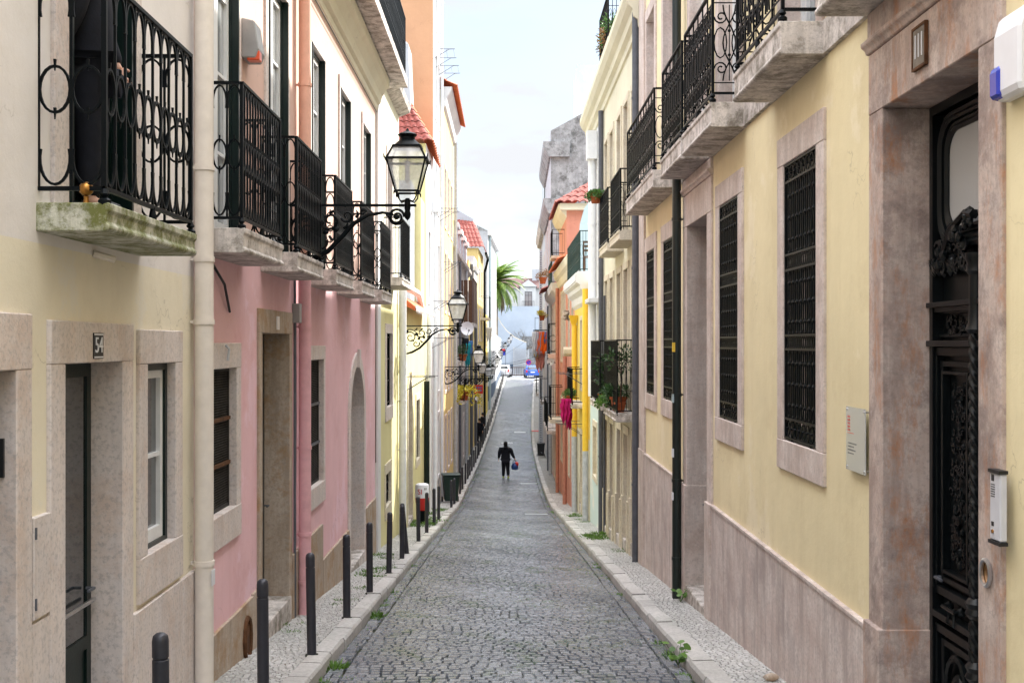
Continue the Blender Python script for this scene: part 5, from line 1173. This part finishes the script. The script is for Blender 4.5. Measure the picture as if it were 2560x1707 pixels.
# ================================================================ VEGETATION
def foliage_mat(name, a, b, tr=.3):
    m, nt, bs, N, L = nodes(name); g = N('ShaderNodeNewGeometry')
    r = N('ShaderNodeValToRGB'); r.color_ramp.elements[0].color = c4(a); r.color_ramp.elements[1].color = c4(b); L(g.outputs['Random Per Island'], r.inputs[0]); L(r.outputs[0], bs.inputs['Base Color'])
    bs.inputs['Roughness'].default_value = .5; t = N('ShaderNodeBsdfTranslucent'); L(r.outputs[0], t.inputs[0]); mx = N('ShaderNodeMixShader'); mx.inputs[0].default_value = tr
    L(bs.outputs[0], mx.inputs[1]); L(t.outputs[0], mx.inputs[2]); L(mx.outputs[0], nt.nodes['Material Output'].inputs[0]); M[name] = m
foliage_mat('grass_blades', (.06, .14, .02), (.16, .30, .05)); foliage_mat('leaf_green', (.03, .09, .015), (.09, .20, .04)); foliage_mat('leaf_yellow', (.30, .28, .02), (.70, .55, .04))
foliage_mat('leaf_dark', (.015, .05, .012), (.05, .11, .03)); foliage_mat('palm_green', (.05, .13, .02), (.22, .30, .05)); foliage_mat('dead_frond', (.16, .11, .06), (.28, .21, .13), .1); foliage_mat('autumn', (.12, .10, .02), (.30, .12, .04))
def leaf(mb, p, d, l, w):
    d = Vector(d).normalized(); s = d.cross(Vector((rnd.uniform(-1, 1), rnd.uniform(-1, 1), rnd.uniform(-1, 1)))).normalized()*w; p = Vector(p)
    mb.add([p, p+d*l*.5+s, p+d*l, p+d*l*.5-s], [(0, 1, 2, 3)])
def cluster(mb, c, r, n, l, w, sc=(1, 1, 1)):
    for _ in range(n):
        v = Vector((rnd.gauss(0, 1), rnd.gauss(0, 1), rnd.gauss(0, 1))).normalized()*rnd.random()**.5
        leaf(mb, (c[0]+v.x*r*sc[0], c[1]+v.y*r*sc[1], c[2]+v.z*r*sc[2]), (v.x+rnd.uniform(-.6, .6), v.y+rnd.uniform(-.6, .6), v.z+rnd.uniform(-.3, .7)), l*rnd.uniform(.6, 1.2), w)
mb = MB()
def tuft(x, y, z, n, h, sp):
    for _ in range(n):
        a = rnd.uniform(0, 2*PI); q = rnd.random()*sp; leaf(mb, (x+q*math.cos(a), y+q*math.sin(a), z), (math.cos(a)*.7, math.sin(a)*.7, rnd.uniform(.4, 1.4)), h*rnd.uniform(.5, 1.2), h*.10)
for side in (-1, 1):
    y = 5
    while y < 75:
        y += rnd.expovariate(2.2 if y < 30 else 1.6); k = kl(y) if side < 0 else kr(y)
        if rnd.random() < .3: continue
        s = rnd.uniform(.4, 1.15)
        tuft(k-side*rnd.uniform(.0, .05), y, gz(y)-.005, int(46*s), .05*s, .09*s)
        if rnd.random() < .35: tuft(k-side*rnd.uniform(.15, .24), y+.1, gz(y)-.005, 14, .03, .12)
for side in (-1, 1):
    y = 8
    while y < 118:
        y += rnd.uniform(.05, .35) if (side > 0 and y > 60) or rnd.random() < .6 else rnd.uniform(.3, 1.2); k = kl(y) if side < 0 else kr(y)
        if math.sin(y*.7+side)+rnd.uniform(-.6, .6) < -.2: continue
        tuft(k-side*abs(rnd.gauss(0, .05 if y < 50 else .16)), y, gz(y), 8, .03 if y < 40 else .05, .07 if y < 40 else .14)
for _ in range(420):
    y = rnd.uniform(6, 50); x = rnd.choice([rnd.gauss(.15, .35), rnd.gauss(-.3, .5), rnd.uniform(-1.4, 1.4)])
    tuft(x, y, gz(y)-.004, rnd.randint(5, 14), .022, rnd.uniform(.03, .12))
for x, y, s in ((-2.1, 17.3, 1), (-1.95, 18.2, .8), (-2.2, 20.1, .9), (-2.2, 28.6, 1.6), (-2.15, 29.6, 1.5), (-1.9, 30.6, 1.3), (-1.95, 15.6, .6), (-2.3, 12, .7), (-2.2, 33, 1.4), (2.0, 24.9, 1.3), (2.2, 24.6, 1.5), (2.2, 21.4, .8), (-2.0, 14, .6), (-2.1, 36, 1.2), (2.1, 33, 1.2), (2.2, 30.5, 1)):
    for _ in range(11): tuft(x+rnd.uniform(-.22, .22)*s, y+rnd.uniform(-.4, .4)*s, gz(y)+.118, int(26*s), .06*s, .12*s)
for x, y in ((-1.55, 6.3), (-1.55, 6.7), (-1.5, 8.0), (-1.56, 10.4), (-1.55, 13.7)): tuft(x, y, gz(y), 110, .085, .11)
tag(mb.build('weeds', 'grass_blades'), 'green weeds and grass growing in kerb joints and between cobbles', 'weeds', kind='stuff')
mb = MB()
for _ in range(260):
    y = rnd.uniform(5, 45); sd_ = rnd.choice((-1, 1)); k = kl(y) if sd_ < 0 else kr(y)
    on = rnd.random() < .4; x = k+sd_*rnd.uniform(.22, .75) if on else k-sd_*abs(rnd.gauss(0, .25)); z = gz(y)+(.128 if on else .016); q = rnd.uniform(.006, .022); a = rnd.uniform(0, 6)
    mb.add([(x+q*math.cos(a), y+q*math.sin(a), z), (x-q*.6*math.sin(a), y+q*.6*math.cos(a), z+.006), (x-q*math.cos(a), y-q*math.sin(a), z+.001), (x+q*.6*math.sin(a), y-q*.6*math.cos(a), z+.004)], [(0, 1, 2, 3)])
tag(mb.build('litter', 'dead_frond'), 'small dry leaves and scraps scattered along the kerbs', 'litter', kind='stuff')
def broad(x, y, z, n, h, label):
    r = empty('plant', (x, y, z), label, 'plant'); mb = MB(); st = MB()
    for _ in range(n):
        a = rnd.uniform(0, 2*PI); l = h*rnd.uniform(.4, 1); top = Vector((math.cos(a)*l*.6, math.sin(a)*l*.6, l*rnd.uniform(.5, 1))); st.tube([(0, 0, 0), top*.6+Vector((0, 0, .01)), top], .003, 4)
        q = h*rnd.uniform(.13, .22); nrm = Vector((rnd.uniform(-.5, .5), rnd.uniform(-.8, 0), 1)).normalized(); t = nrm.orthogonal().normalized(); b = nrm.cross(t)
        mb.add([top+t*q*math.cos(2*PI*i/9)*(1 if i % 2 else .85)+b*q*math.sin(2*PI*i/9)*(1 if i % 2 else .85) for i in range(9)], [tuple(range(9))])
    mb.build('leaves', 'grass_blades', r); st.build('stem', 'leaf_green', r)
broad(1.62, 10.5, gz(10.5)+.02, 16, .22, 'broad-leaved green weed growing at the right kerb near the camera')
broad(2.22, 14.2, gz(14.2)+.12, 9, .2, 'small green seedling at the foot of the black drainpipe')
# potted plants
def pot(loc, r0, label, kind, par_h=.9, mat='leaf_dark', group=None, hang=0):
    e = empty('potted_plant', loc, label, 'potted plant', group)
    MB().lathe([(r0*.65, 0), (r0*.9, r0*1.3), (r0*1.05, r0*1.3), (r0*1.05, r0*1.6), (r0*.9, r0*1.6), (r0*.85, r0*1.45)], (0, 0, 0), 14).build('pot', 'terracotta', e, True)
    mb = MB(); z = r0*1.5
    if kind == 'tree':
        st = MB(); st.tube([(0, 0, z), (.02, 0, z+par_h*.4), (-.01, .02, z+par_h*.7)], [.014, .012, .008], 6)
        for q in range(7): a = q*.9; st.tube([(0, 0, z+par_h*.62), (.18*math.cos(a), .18*math.sin(a), z+par_h*(.8+.1*(q % 3)))], .005, 4)
        st.build('stem', 'brown_wood', e); cluster(mb, (0, 0, z+par_h*.85), par_h*.28, 260, .07, .02)
    elif kind == 'bush':
        for q in range(7): a = rnd.uniform(0, 6.3); cluster(mb, (r0*math.cos(a), r0*math.sin(a), z+rnd.uniform(0, par_h*.5)), par_h*.3, 90, .09, .012)
    elif kind == 'vine':
        for q in range(10): cluster(mb, (rnd.uniform(-.08, .08), rnd.uniform(-.14, .14), z+par_h*q/9), .12, 34, .09, .03)
    elif kind == 'spike':
        for q in range(120): a = rnd.uniform(0, 6.3); leaf(mb, (0, 0, z), (math.cos(a), math.sin(a), rnd.uniform(.5, 2)), par_h*rnd.uniform(.5, 1), .008)
    elif kind == 'trail':
        for q in range(16):
            a = rnd.uniform(0, 6.3); l = par_h*rnd.uniform(.5, 1.2); p = [Vector((0, 0, z)), Vector((math.cos(a)*l*.4, math.sin(a)*l*.8, z+l*.25)), Vector((math.cos(a)*l*.6, math.sin(a)*l*1.3, z-l*.3))]
            for k in range(8): t = k/7; c = p[0]*(1-t)**2+p[1]*2*t*(1-t)+p[2]*t*t; cluster(mb, c, .05+.04*par_h, 12, .04+.05*par_h, .015+.015*par_h)
    mb.build('foliage', mat, e); return e
gp = 'potted plants on the pale cream house balconies'
pot((2.1, 20.4, .775), .11, 'terracotta pot with a small round-headed tree on the cream house lower balcony', 'tree', .95, 'leaf_dark', gp)
pot((2.12, 20.9, .775), .16, 'wide terracotta pot of spiky rosemary on the cream house lower balcony', 'bush', .3, 'leaf_dark', gp)
pot((2.1, 21.6, .775), .10, 'bushy green pot plant at the middle of the lower balcony', 'bush', .4, 'leaf_green', gp)
pot((2.06, 22.25, .775), .09, 'bright green feathery plant drooping over the far end of the lower balcony', 'trail', .35, 'grass_blades', gp)
pot((2.1, 23.75, .775), .12, 'tall climbing plant in a pot on the second lower balcony', 'vine', .75, 'leaf_dark', gp)
pot((1.93, 23.75, 4.95), .13, 'orange hanging flower box with trailing leaves off the upper balcony rail', 'trail', .26, 'leaf_green', gp)
for k, yy in enumerate((22.8, 23.3, 23.8, 24.3)): pot((2.25, yy, 8.085), .10, ['dark leafy pot at the near end of the roof ledge rail', 'rust-leaved pot second along the roof ledge rail', 'leafy pot third along the roof ledge rail', 'leafy pot at the far end of the roof ledge rail'][k], 'bush', .6, ['leaf_green', 'autumn', 'leaf_green', 'autumn'][k], gp)
pot((-1.85, 52.4, -.59), .28, 'large red pot with sprawling yellow-green trailing plant on a left balcony', 'trail', 1.5, 'leaf_yellow')
pot((-1.9, 53.0, 1.21), .2, 'small leafy pot on the upper balcony of the weathered house', 'bush', .7, 'leaf_dark')
pot((1.95, 33.6, .285), .12, 'small pale pot plant on the bright yellow house balcony', 'bush', .3, 'leaf_green')
pot((1.75, 50.5, 4.68), .18, 'terracotta pots beside the green roof rail of the rose house', 'bush', .5, 'autumn')
pot((1.95, 57.5, 3.2), .16, 'small orange-flowered pot on a bracket by the grey pole', 'bush', .35, 'leaf_yellow')
# palm
pm = empty('palm_tree', (-1.15, 132.5, -2.5), 'big date palm rising behind the white garden wall', 'palm tree')
MB().tube([(0, 0, -1), (.1, 0, 5), (0, 0, 11.6)], [.45, .38, .5], 12).build('trunk', 'dead_frond', pm)
def frond(mb, az, el, L_, droop, n=34, w=.045, ll=.62):
    d = Vector((math.cos(az), math.sin(az), 0)); p = Vector((0, 0, 11.6)); a = el; s = d.cross(Vector((0, 0, 1))); pts = []
    for i in range(n+1): pts.append(p.copy()); p = p+(d*math.cos(a)+Vector((0, 0, 1))*math.sin(a))*L_/n; a -= droop/n
    mb.tube(pts[::4]+[pts[-1]], .03, 4)
    for i in range(3, n+1):
        t = i/n; l = ll*math.sin(PI*min(.95, t*.8+.15))*1.1
        dirv = (pts[i]-pts[i-1]).normalized(); up = s.cross(dirv)
        for q in (-1, 1):
            v = (s*q*.9+dirv*.65-up*q*0-Vector((0, 0, .35))).normalized()*l; c = dirv*w
            mb.add([pts[i]-c, pts[i]+c, pts[i]+v], [(0, 1, 2)])
mb = MB()
for i in range(84):
    t = i/84; frond(mb, i*2.39996, math.radians(78-98*t+rnd.uniform(-6, 6)), rnd.uniform(3.7, 4.7), 1.1+.6*t+rnd.uniform(-.2, .3), 38, .075, .7)
mb.build('crown', 'palm_green', pm)
mb = MB()
for i in range(34): frond(mb, i*2.4+.5, math.radians(-28-42*rnd.random()), rnd.uniform(3.0, 4.2), .9, 26, .07, .5)
mb.build('dead_fronds', 'dead_frond', pm)
# bare tree
bt = empty('bare_tree', (2.0, 143.9, -1.9), 'leafless grey tree in front of the big white wall', 'tree')
tr_, br_ = MB(), MB(); tr_.tube([(0, 0, 0), (0, 0, 2.2), (.05, 0, 3.4)], [.16, .12, .09], 8)
def twig(p, d, l, r, k):
    q = p+d*l; mid = p+d*l*.5+Vector((rnd.uniform(-.06, .06), rnd.uniform(-.06, .06), rnd.uniform(-.04, .04)))*l; br_.tube([p, mid, q], [r, r*.8, r*.6], 5)
    if k:
        for _ in range(3): nd = (d+Vector((rnd.uniform(-.9, .9), rnd.uniform(-.5, .5), rnd.uniform(-.3, .7)))).normalized(); twig(p.lerp(q, rnd.uniform(.5, 1)), nd, l*.62, r*.55, k-1)
for dx, dz in ((-1, .9), (-.6, .4), (0, 1), (.35, .8), (1, .35), (.9, .1), (-.9, 0)): twig(Vector((.03, 0, 3.0+rnd.random()*.4)), Vector((dx, rnd.uniform(-.3, .3), dz)).normalized(), 1.5, .045, 3)
tr_.build('trunk', 'grey_wood', bt); br_.build('branches', 'grey_wood', bt)

# ================================================================ FAR END OF THE STREET
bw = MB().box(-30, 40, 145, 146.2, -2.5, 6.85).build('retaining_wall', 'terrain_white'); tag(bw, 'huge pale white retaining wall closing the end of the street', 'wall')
gw2 = MB().box(2.3, 14, 144.2, 144.8, -2.2, 3.0).build('stone_wall', 'concrete'); tag(gw2, 'lower grey stone wall at the right of the square', 'wall')
cw = empty('curved_wall', (0, 141.5, -1.9), 'white wall whose top sweeps down in a curve beside the square', 'wall')
pts = [(-14, 9.5), (-4, 9.0), (-2.0, 8.4), (-.85, 7.4), (-.3, 6.4), (.4, 5.5), (1.3, 4.75), (2.2, 4.3), (2.85, 4.05), (2.85, 0), (-14, 0)]
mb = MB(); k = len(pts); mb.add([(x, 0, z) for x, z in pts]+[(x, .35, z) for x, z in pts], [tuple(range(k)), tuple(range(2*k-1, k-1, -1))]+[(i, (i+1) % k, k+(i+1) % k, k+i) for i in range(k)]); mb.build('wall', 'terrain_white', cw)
mb = MB(); mb.tube([(x, .17, z+.03) for x, z in pts[:9]], .08, 6); mb.build('coping', 'stone_cream', cw)
MB().box(-1, 1.32, -.03, -.001, 0, 1.4).build('dado', 'slate_blue', cw)
gt = empty('metal_gate', (2.15, 141.2, -1.9), 'tall pale metal gate with vertical bars', 'gate')
mb = MB()
for i in range(18): mb.box(-.85+i*.1, -.80+i*.1, -.03, .03, .1, 3.5-.35*(i/17))
mb.build('bars', 'zinc_light', gt); mb = MB(); mb.box(-.9, .95, -.02, .02, .1, .22); mb.box(-.9, .95, -.02, .02, 1.4, 1.5); mb.box(-.95, -.85, -.06, .06, 0, 3.6); mb.box(.92, 1.02, -.06, .06, 0, 3.3); mb.build('gate_frame', 'zinc_light', gt)
fn_ = empty('fence', (1.5, 139.5, -1.93), 'low rusty fence across the square in front of the gate', 'fence'); mb = MB()
for i in range(26): mb.box(-1.7+i*.22, -1.66+i*.22, -.02, .02, 0, 1.1)
mb.build('pickets', 'rust_bar', fn_); mb = MB(); mb.box(-1.7, 3.9, -.02, .02, 1.02, 1.1); mb.box(-1.7, 3.9, -.02, .02, .1, .16); mb.build('rail', 'rust_bar', fn_)
wh = empty('house', (3, 152, 6.6), 'white house with gabled dormer and balcony door on top of the big wall', 'house')
MB().box(-9, 12, 0, 6, 0, 2.9).build('wall', 'white', wh)
MB().add([(-9.2, -.3, 2.9), (12, -.3, 2.9), (12, 3, 4.4), (-9.2, 3, 4.4), (-9.2, 6.2, 2.9), (12, 6.2, 2.9)], [(0, 1, 2, 3), (3, 2, 5, 4), (0, 3, 4), (1, 5, 2)]).build('roof', 'roof_brown', wh)
mb = MB(); mb.box(-.75, 1.35, -.4, 1, 0, 3.1); mb.build('dormer', 'white', wh); mb = MB(); mb.add([(-.9, -.6, 3.1), (1.5, -.6, 3.1), (.3, -.6, 4.0), (-.9, 3, 3.1), (1.5, 3, 3.1), (.3, 3, 4.0)], [(0, 1, 2), (3, 5, 4), (0, 2, 5, 3), (1, 4, 5, 2), (0, 3, 4, 1)]); mb.build('pediment', 'white', wh)
d_ = MB().box(-.1, .75, -.43, -.4, .1, 2.35).build('balcony_door', 'pane_curtain', wh); mb = MB()
for a, b, c, e in ((-.16, -.1, .1, 2.4), (.75, .81, .1, 2.4), (-.16, .81, 2.35, 2.42), (.3, .35, .1, 2.35), (-.1, .75, 1.9, 1.95)): mb.box(a, b, -.46, -.425, c, e)
mb.build('frame', 'zinc', d_); mb = MB(); [mb.box(-.55+i*.18, -.53+i*.18, -.75, -.73, .1, 1.1) for i in range(10)]; mb.box(-.55, 1.1, -.76, -.72, 1.08, 1.12); mb.build('railing', 'iron', wh)
MB().box(.9, 2.2, 2.2, 3.6, 3.2, 5.6).build('chimney', 'grey_white', wh)
# cars
def car(loc, rz, paint, label):
    r = empty('parked_car', loc, label, 'car', 'cars parked at the top of the street', rz)
    M[paint[0]] = simple(paint[0], paint[1], .25, .2, .6)
    pr = [(-1.85, .30), (-1.9, .62), (-1.82, .90), (-1.60, 1.02), (-1.42, 1.30), (-1.1, 1.44), (.3, 1.46), (1.0, 1.0), (1.7, .86), (1.9, .6), (1.88, .3)]
    mb = MB(); k = len(pr)
    def hw(z): return .82 if z < 1.0 else .82-.16*(z-1.0)/.46
    mb.add([(-hw(z), y, z) for y, z in pr]+[(hw(z), y, z) for y, z in pr], [tuple(range(k)), tuple(range(2*k-1, k-1, -1))]+[(i, (i+1) % k, k+(i+1) % k, k+i) for i in range(k)]); mb.build('body', paint[0], r, bevel=.05)
    mb = MB(); mb.add([(-.62, -1.625, 1.04), (.62, -1.625, 1.04), (.55, -1.455, 1.30), (-.55, -1.455, 1.30)], [(0, 1, 2, 3)]); mb.build('rear_window', 'pane', r)
    mb = MB(); mb.add([(-.66, .99, 1.04), (.66, .99, 1.04), (.58, .38, 1.42), (-.58, .38, 1.42)], [(0, 1, 2, 3)]); mb.build('windscreen', 'pane', r)
    for s in (-1, 1):
        MB().add([(s*.825, -1.3, 1.04), (s*.825, .75, 1.04), (s*.70, .2, 1.38), (s*.70, -1.15, 1.38)], [(0, 1, 2, 3)]).build('side_window', 'pane', r)
        MB().box(s*.72-.09, s*.72+.09, -1.93, -1.84, .66, .95).build('tail_light', 'red_paint', r)
        for y in (-1.2, 1.22):
            wv = MB().tube([(s*.66, y, .30), (s*.84, y, .30)], .30, 18).build('wheel', 'black', r); MB().tube([(s*.80, y, .30), (s*.85, y, .30)], .18, 14).build('rim', 'chrome', wv)
    MB().box(-.26, .26, -1.935, -1.90, .62, .74).build('number_plate', 'white_plastic', r); MB().box(-.84, .84, -1.95, -1.80, .30, .50).build('bumper', paint[0], r, bevel=.03)
car((3.35, 135.5, -2.0), .05, ('blue_car_paint', (.03, .12, .55)), 'small blue hatchback seen from behind at the top of the street')
car((.05, 137.2, -1.97), -.1, ('white_car_paint', (.75, .75, .76)), 'white car half hidden by the wall at the top left')
sg = empty('traffic_sign', (2.95, 133.5, -2.0), 'round blue no-parking sign with red rim by the blue car', 'traffic sign')
MB().tube([(0, 0, 0), (0, 0, 2.3)], .03, 8).build('post', 'zinc', sg)
MB().tube([(0, -.05, 1.85), (0, -.08, 1.85)], .32, 24).build('disc', 'red_paint', sg); MB().tube([(0, -.08, 1.85), (0, -.086, 1.85)], .25, 24).build('face', 'blue_plastic', sg); MB().tube([(-.2, -.09, 2.05), (.2, -.09, 1.65)], .03, 4).build('bar', 'red_paint', sg)
fl_ = empty('small_sign', (.23, 131, -2.0), 'thin post with a small blue and red pennant at the left corner', 'sign'); MB().tube([(0, 0, 0), (0, 0, 3.3)], .03, 6).build('post', 'zinc', fl_); MB().box(-.42, -.03, -.02, .02, 2.7, 3.2).build('blue_panel', 'blue_plastic', fl_); MB().box(-.42, -.03, -.02, .02, 3.2, 3.45).build('red_panel', 'red_paint', fl_)

# ================================================================ LAUNDRY, DISHES, SIGNS, TABLE
def cloth(name, loc, w, h, mat, label, rz=0, n=8, taper=.8, group=None):
    mb = MB(); vs = []; K = 10
    for j in range(K+1):
        t = j/K; ww = w*(1-(1-taper)*t)
        for i in range(n+1):
            s = i/n-.5; vs.append((s*ww+.02*math.sin(j*1.3), .045*math.sin(i*2.1+j*.4)*(.3+t), -h*t*(1-.14*math.cos(i*1.9))))
    mb.add(vs, [(j*(n+1)+i, j*(n+1)+i+1, (j+1)*(n+1)+i+1, (j+1)*(n+1)+i) for j in range(K) for i in range(n)])
    o = mb.build(name, mat, None, True); so_ = o.modifiers.new('thick', 'SOLIDIFY'); so_.thickness = .006; o.location = loc; o.rotation_euler.z = rz; return tag(o, label, 'laundry', group)
for nm, c in (('cloth_magenta', (.45, .01, .13)), ('cloth_orange', (.85, .12, .01)), ('cloth_salmon', (.65, .25, .18)), ('cloth_white', (.72, .7, .68)), ('cloth_teal', (.02, .25, .28)), ('cloth_lilac', (.42, .34, .38)), ('cloth_yellow', (.75, .5, .08)), ('cloth_blue', (.08, .2, .42))): M[nm] = simple(nm, c, .85, 0, .2, .2, .12)
def rack(loc, L_, side, label, n=3):
    r = empty('drying_rack', loc, label, 'clothes rack', 'drying racks on the facades'); s = side
    for y in (-L_/2, L_/2): MB().tube([(0, y, -.35), (s*.55, y, -.01), (s*.75, y, 0), (0, y, 0)], .011, 4).build('arm', 'zinc', r)
    mb = MB(); mb = MB()
    for q in range(n): mb.tube([(s*(.2+.5*q/max(1, n-1)), -L_/2, .0), (s*(.2+.5*q/max(1, n-1)), L_/2, .0)], .005, 4)
    mb.build('line', 'zinc', r)
rack((2.34, 33.2, 1.15), 1.6, -1, 'drying rack holding the magenta cloth on the bright yellow house'); rack((2.34, 34.0, -.55+.2), 1.4, -1, 'lower drying rack under the magenta cloth')
cloth('towel', (1.80, 32.8, .42), .32, .68, 'cloth_magenta', 'magenta towel hanging from the yellow house rack', .3, taper=.9)
cloth('shirt', (1.92, 33.1, .38), .22, .80, 'cloth_magenta', 'second magenta garment hanging behind the magenta towel', .5)
for k, (px, py, Y, w, h, m, lb) in enumerate(((1337, 829, 66, .35, 1.4, 'cloth_white', 'cream garment at the left end of the far laundry line'), (1345, 829, 66, .38, 1.35, 'cloth_lilac', 'lilac-grey garment on the far laundry line'), (1355, 829, 66, .55, 1.25, 'cloth_orange', 'vivid orange cloth hanging on the far laundry line'), (1341, 868, 66.2, .3, .6, 'cloth_yellow', 'yellow garment below the cream one on the far line'), (1350, 880, 66.3, .6, 1.0, 'cloth_salmon', 'salmon trousers hanging lowest on the far right line'), (1364, 829, 66, .2, .7, 'cloth_blue', 'dark blue garment at the right end of the far laundry line'))):
    cloth('garment', at(px, py, Y), w, h, m, lb, taper=1.25 if m == 'cloth_orange' else .8, group='laundry hanging on the right by the pole')
ln = empty('laundry_pole', at(1337, 826, 66), 'dark horizontal pole carrying the far right laundry', 'pole'); MB().tube([(-.1, 0, 0), (1.3, 0, .02)], .035, 6).build('bar', 'iron', ln)
for k, (px, py, Y, w, h, m, lb) in enumerate(((1163, 845, 58, .35, .8, 'cloth_dark', 'dark top on the left facade line'), (1169, 858, 58, .3, 1.2, 'cloth_teal', 'teal garment hanging below the satellite dish'), (1176, 852, 58.4, .25, .7, 'cloth_blue', 'blue garment beside the teal one on the left'), (1222, 818, 96, .5, 1.1, 'cloth_white', 'white sheet hanging on the low deep yellow house'))):
    cloth('garment', at(px, py, Y), w, h, m, lb, group='laundry hanging on the left facades')
def dish(loc, r, rz, label, side):
    e = empty('satellite_dish', loc, label, 'satellite dish', rz=rz); mb = MB(lambda p: (p[0], -p[2], p[1])); mb.lathe([(.01, -.10), (r*.35, -.085), (r*.7, -.05), (r, 0), (r*1.01, -.012), (r*.7, -.07), (r*.3, -.11), (.008, -.12)], (0, 0, 0), 20); mb.build('reflector', 'white_plastic', e, True)
    mb = MB(); mb.tube([(0, 0, -r), (0, -r*1.0, -.1)], .012, 5); mb.box(-.04, .04, -r*1.05, -r*.9, -.14, -.06); mb.build('feed_arm', 'zinc', e); MB().tube([(0, .1, 0), (side*.35, .25, -.1)], .025, 6).build('mount', 'zinc', e)
dish(at(1168, 821, 55.5), .33, .3, 'large white satellite dish on the left facade behind the second lantern', -1)
dish(at(1376, 904, 52), .17, -.4, 'small white satellite dish under the rose house balcony', 1)
ss = empty('shop_sign', at(1196, 973, 64), 'small dark red projecting shop sign on the left', 'sign'); MB().box(-.26, .26, -.05, .05, -.25, .25).build('panel', 'red_paint', ss)
mb = MB()
for a in (-.15, -.02, .1):
    for b in (-.1, .06): mb.box(a, a+.08, -.056, -.05, b, b+.09)
mb.build('motif', 'cloth_blue', ss); MB().tube([(-.26, 0, .2), (-.75, 0, .2)], .02, 5).build('arm', 'iron', ss)
st_ = empty('shop_sign', at(1192, 996, 60), 'round ring-shaped projecting sign below the dark red one', 'sign'); MB().tube([(.12*math.cos(a*.39), 0, .22*math.sin(a*.39)) for a in range(16)], .02, 5, True).build('ring', 'rust_bar', st_); MB().tube([(0, -.015, 0), (0, .015, 0)], .1, 16).build('face', 'white_plastic', st_); MB().tube([(0, 0, .22), (-.5, 0, .22)], .012, 5).build('arm', 'iron', st_)
tb = empty('table', (2.35, 82, gz(82)+.14), 'dark red cafe table on the far right pavement', 'table'); MB().box(-.32, .3, -.4, .4, .72, .76).build('tabletop', 'red_paint', tb)
for a in (-.26, .24):
    for b in (-.34, .34): MB().box(a-.02, a+.02, b-.02, b+.02, 0, .72).build('leg', 'white_paint', tb)
ch = empty('chair', (2.1, 31.25, 3.99), 'brown wooden chair behind the green rail of the roof terrace', 'chair'); 
ch.location = (2.45, 31.6, 3.995)
MB().box(-.22, .22, -.22, .22, .42, .45).build('seat', 'brown_wood', ch); mb = MB(); [mb.box(-.22, .22, .19, .22, z, z+.06) for z in (.6, .72, .84)]; mb.build('backrest', 'brown_wood', ch)
for a in (-.2, .2):
    for b in (-.2, .2): MB().box(a-.018, a+.018, b-.018, b+.018, 0, .9 if b > 0 else .42).build('leg', 'brown_wood', ch)
# street lantern shaped boxes, cables, rods
def cable(p, q, sag, label, r=.008, n=14):
    p, q = Vector(p), Vector(q); mb = MB(); mb.tube([p.lerp(q, i/n)-Vector((0, 0, sag*4*(i/n)*(1-i/n))) for i in range(n+1)], r, 4); o = mb.build('cable', 'black'); tag(o, label, 'cable', 'cables strung across the street')
cable(at(1200, 908, 72), at(1372, 880, 58), .25, 'thin black cable sagging across the street, the upper one', .010); cable(at(1200, 906, 74), at(1372, 884, 59), .35, 'thin black cable sagging across the street, the lower one', .010); cable((wl(98), 98, .2), (wr(104), 104, 3.2), .2, 'far thin cable across the street in front of the gate', .010)
for y, z, x0 in ((39, 12.0, wl(39)), (42.5, 12.3, wl(42.5)), (41.5, 6.9, wl(41)), (43.5, 5.1, wl(43)+.1), (28, 1.2, wl(28)), (37.5, 3.4, wl(37)), (38.3, 2.2, wl(38)), (47, 4.0, wl(47)+.1)):
    rack((x0, y, z), 1.2, 1, {12.0: 'highest drying rack on the orange tower house', 12.3: 'drying rack under the orange tiled eave', 6.9: 'drying rack midway up the tower house', 5.1: 'drying rack low on the pale yellow tall house', 1.2: 'drying rack beside the arched brown door', 3.4: 'upper drying rack on the white-fronted house', 2.2: 'lower drying rack on the white-fronted house', 4.0: 'drying rack farthest along the pale yellow house'}[z], 3)
# white access covers set in the road
def cover(x, y, w, d, label): o = MB().box(-w/2, w/2, -d/2, d/2, -.01, .006).build('access_cover', 'cover_metal', None, bevel=.003); o.location = (x, y, gz(y)+.014); o.rotation_euler.x = math.atan2(gz(y+.5)-gz(y-.5), 1); tag(o, label, 'cover')
cover(1.05, 36.4, .72, .42, 'pale rectangular access cover in the road before the walking person'); cover(1.15, 52.8, .8, .5, 'pale access cover beside the walking person'); cover(.25, 82, .8, .9, 'pale slab in the far middle of the road'); cover(1.3, 90, .9, .9, 'faint pale slab farther up the road')
o = MB().ico((0, 0, 0), .05, 2, (1.3, .9, .7), .15).build('stone', 'stone_tan', None, True); o.location = (2.2, 9.3, gz(9.3)+.15); tag(o, 'loose brown stone on the right pavement by the marble base', 'stone')
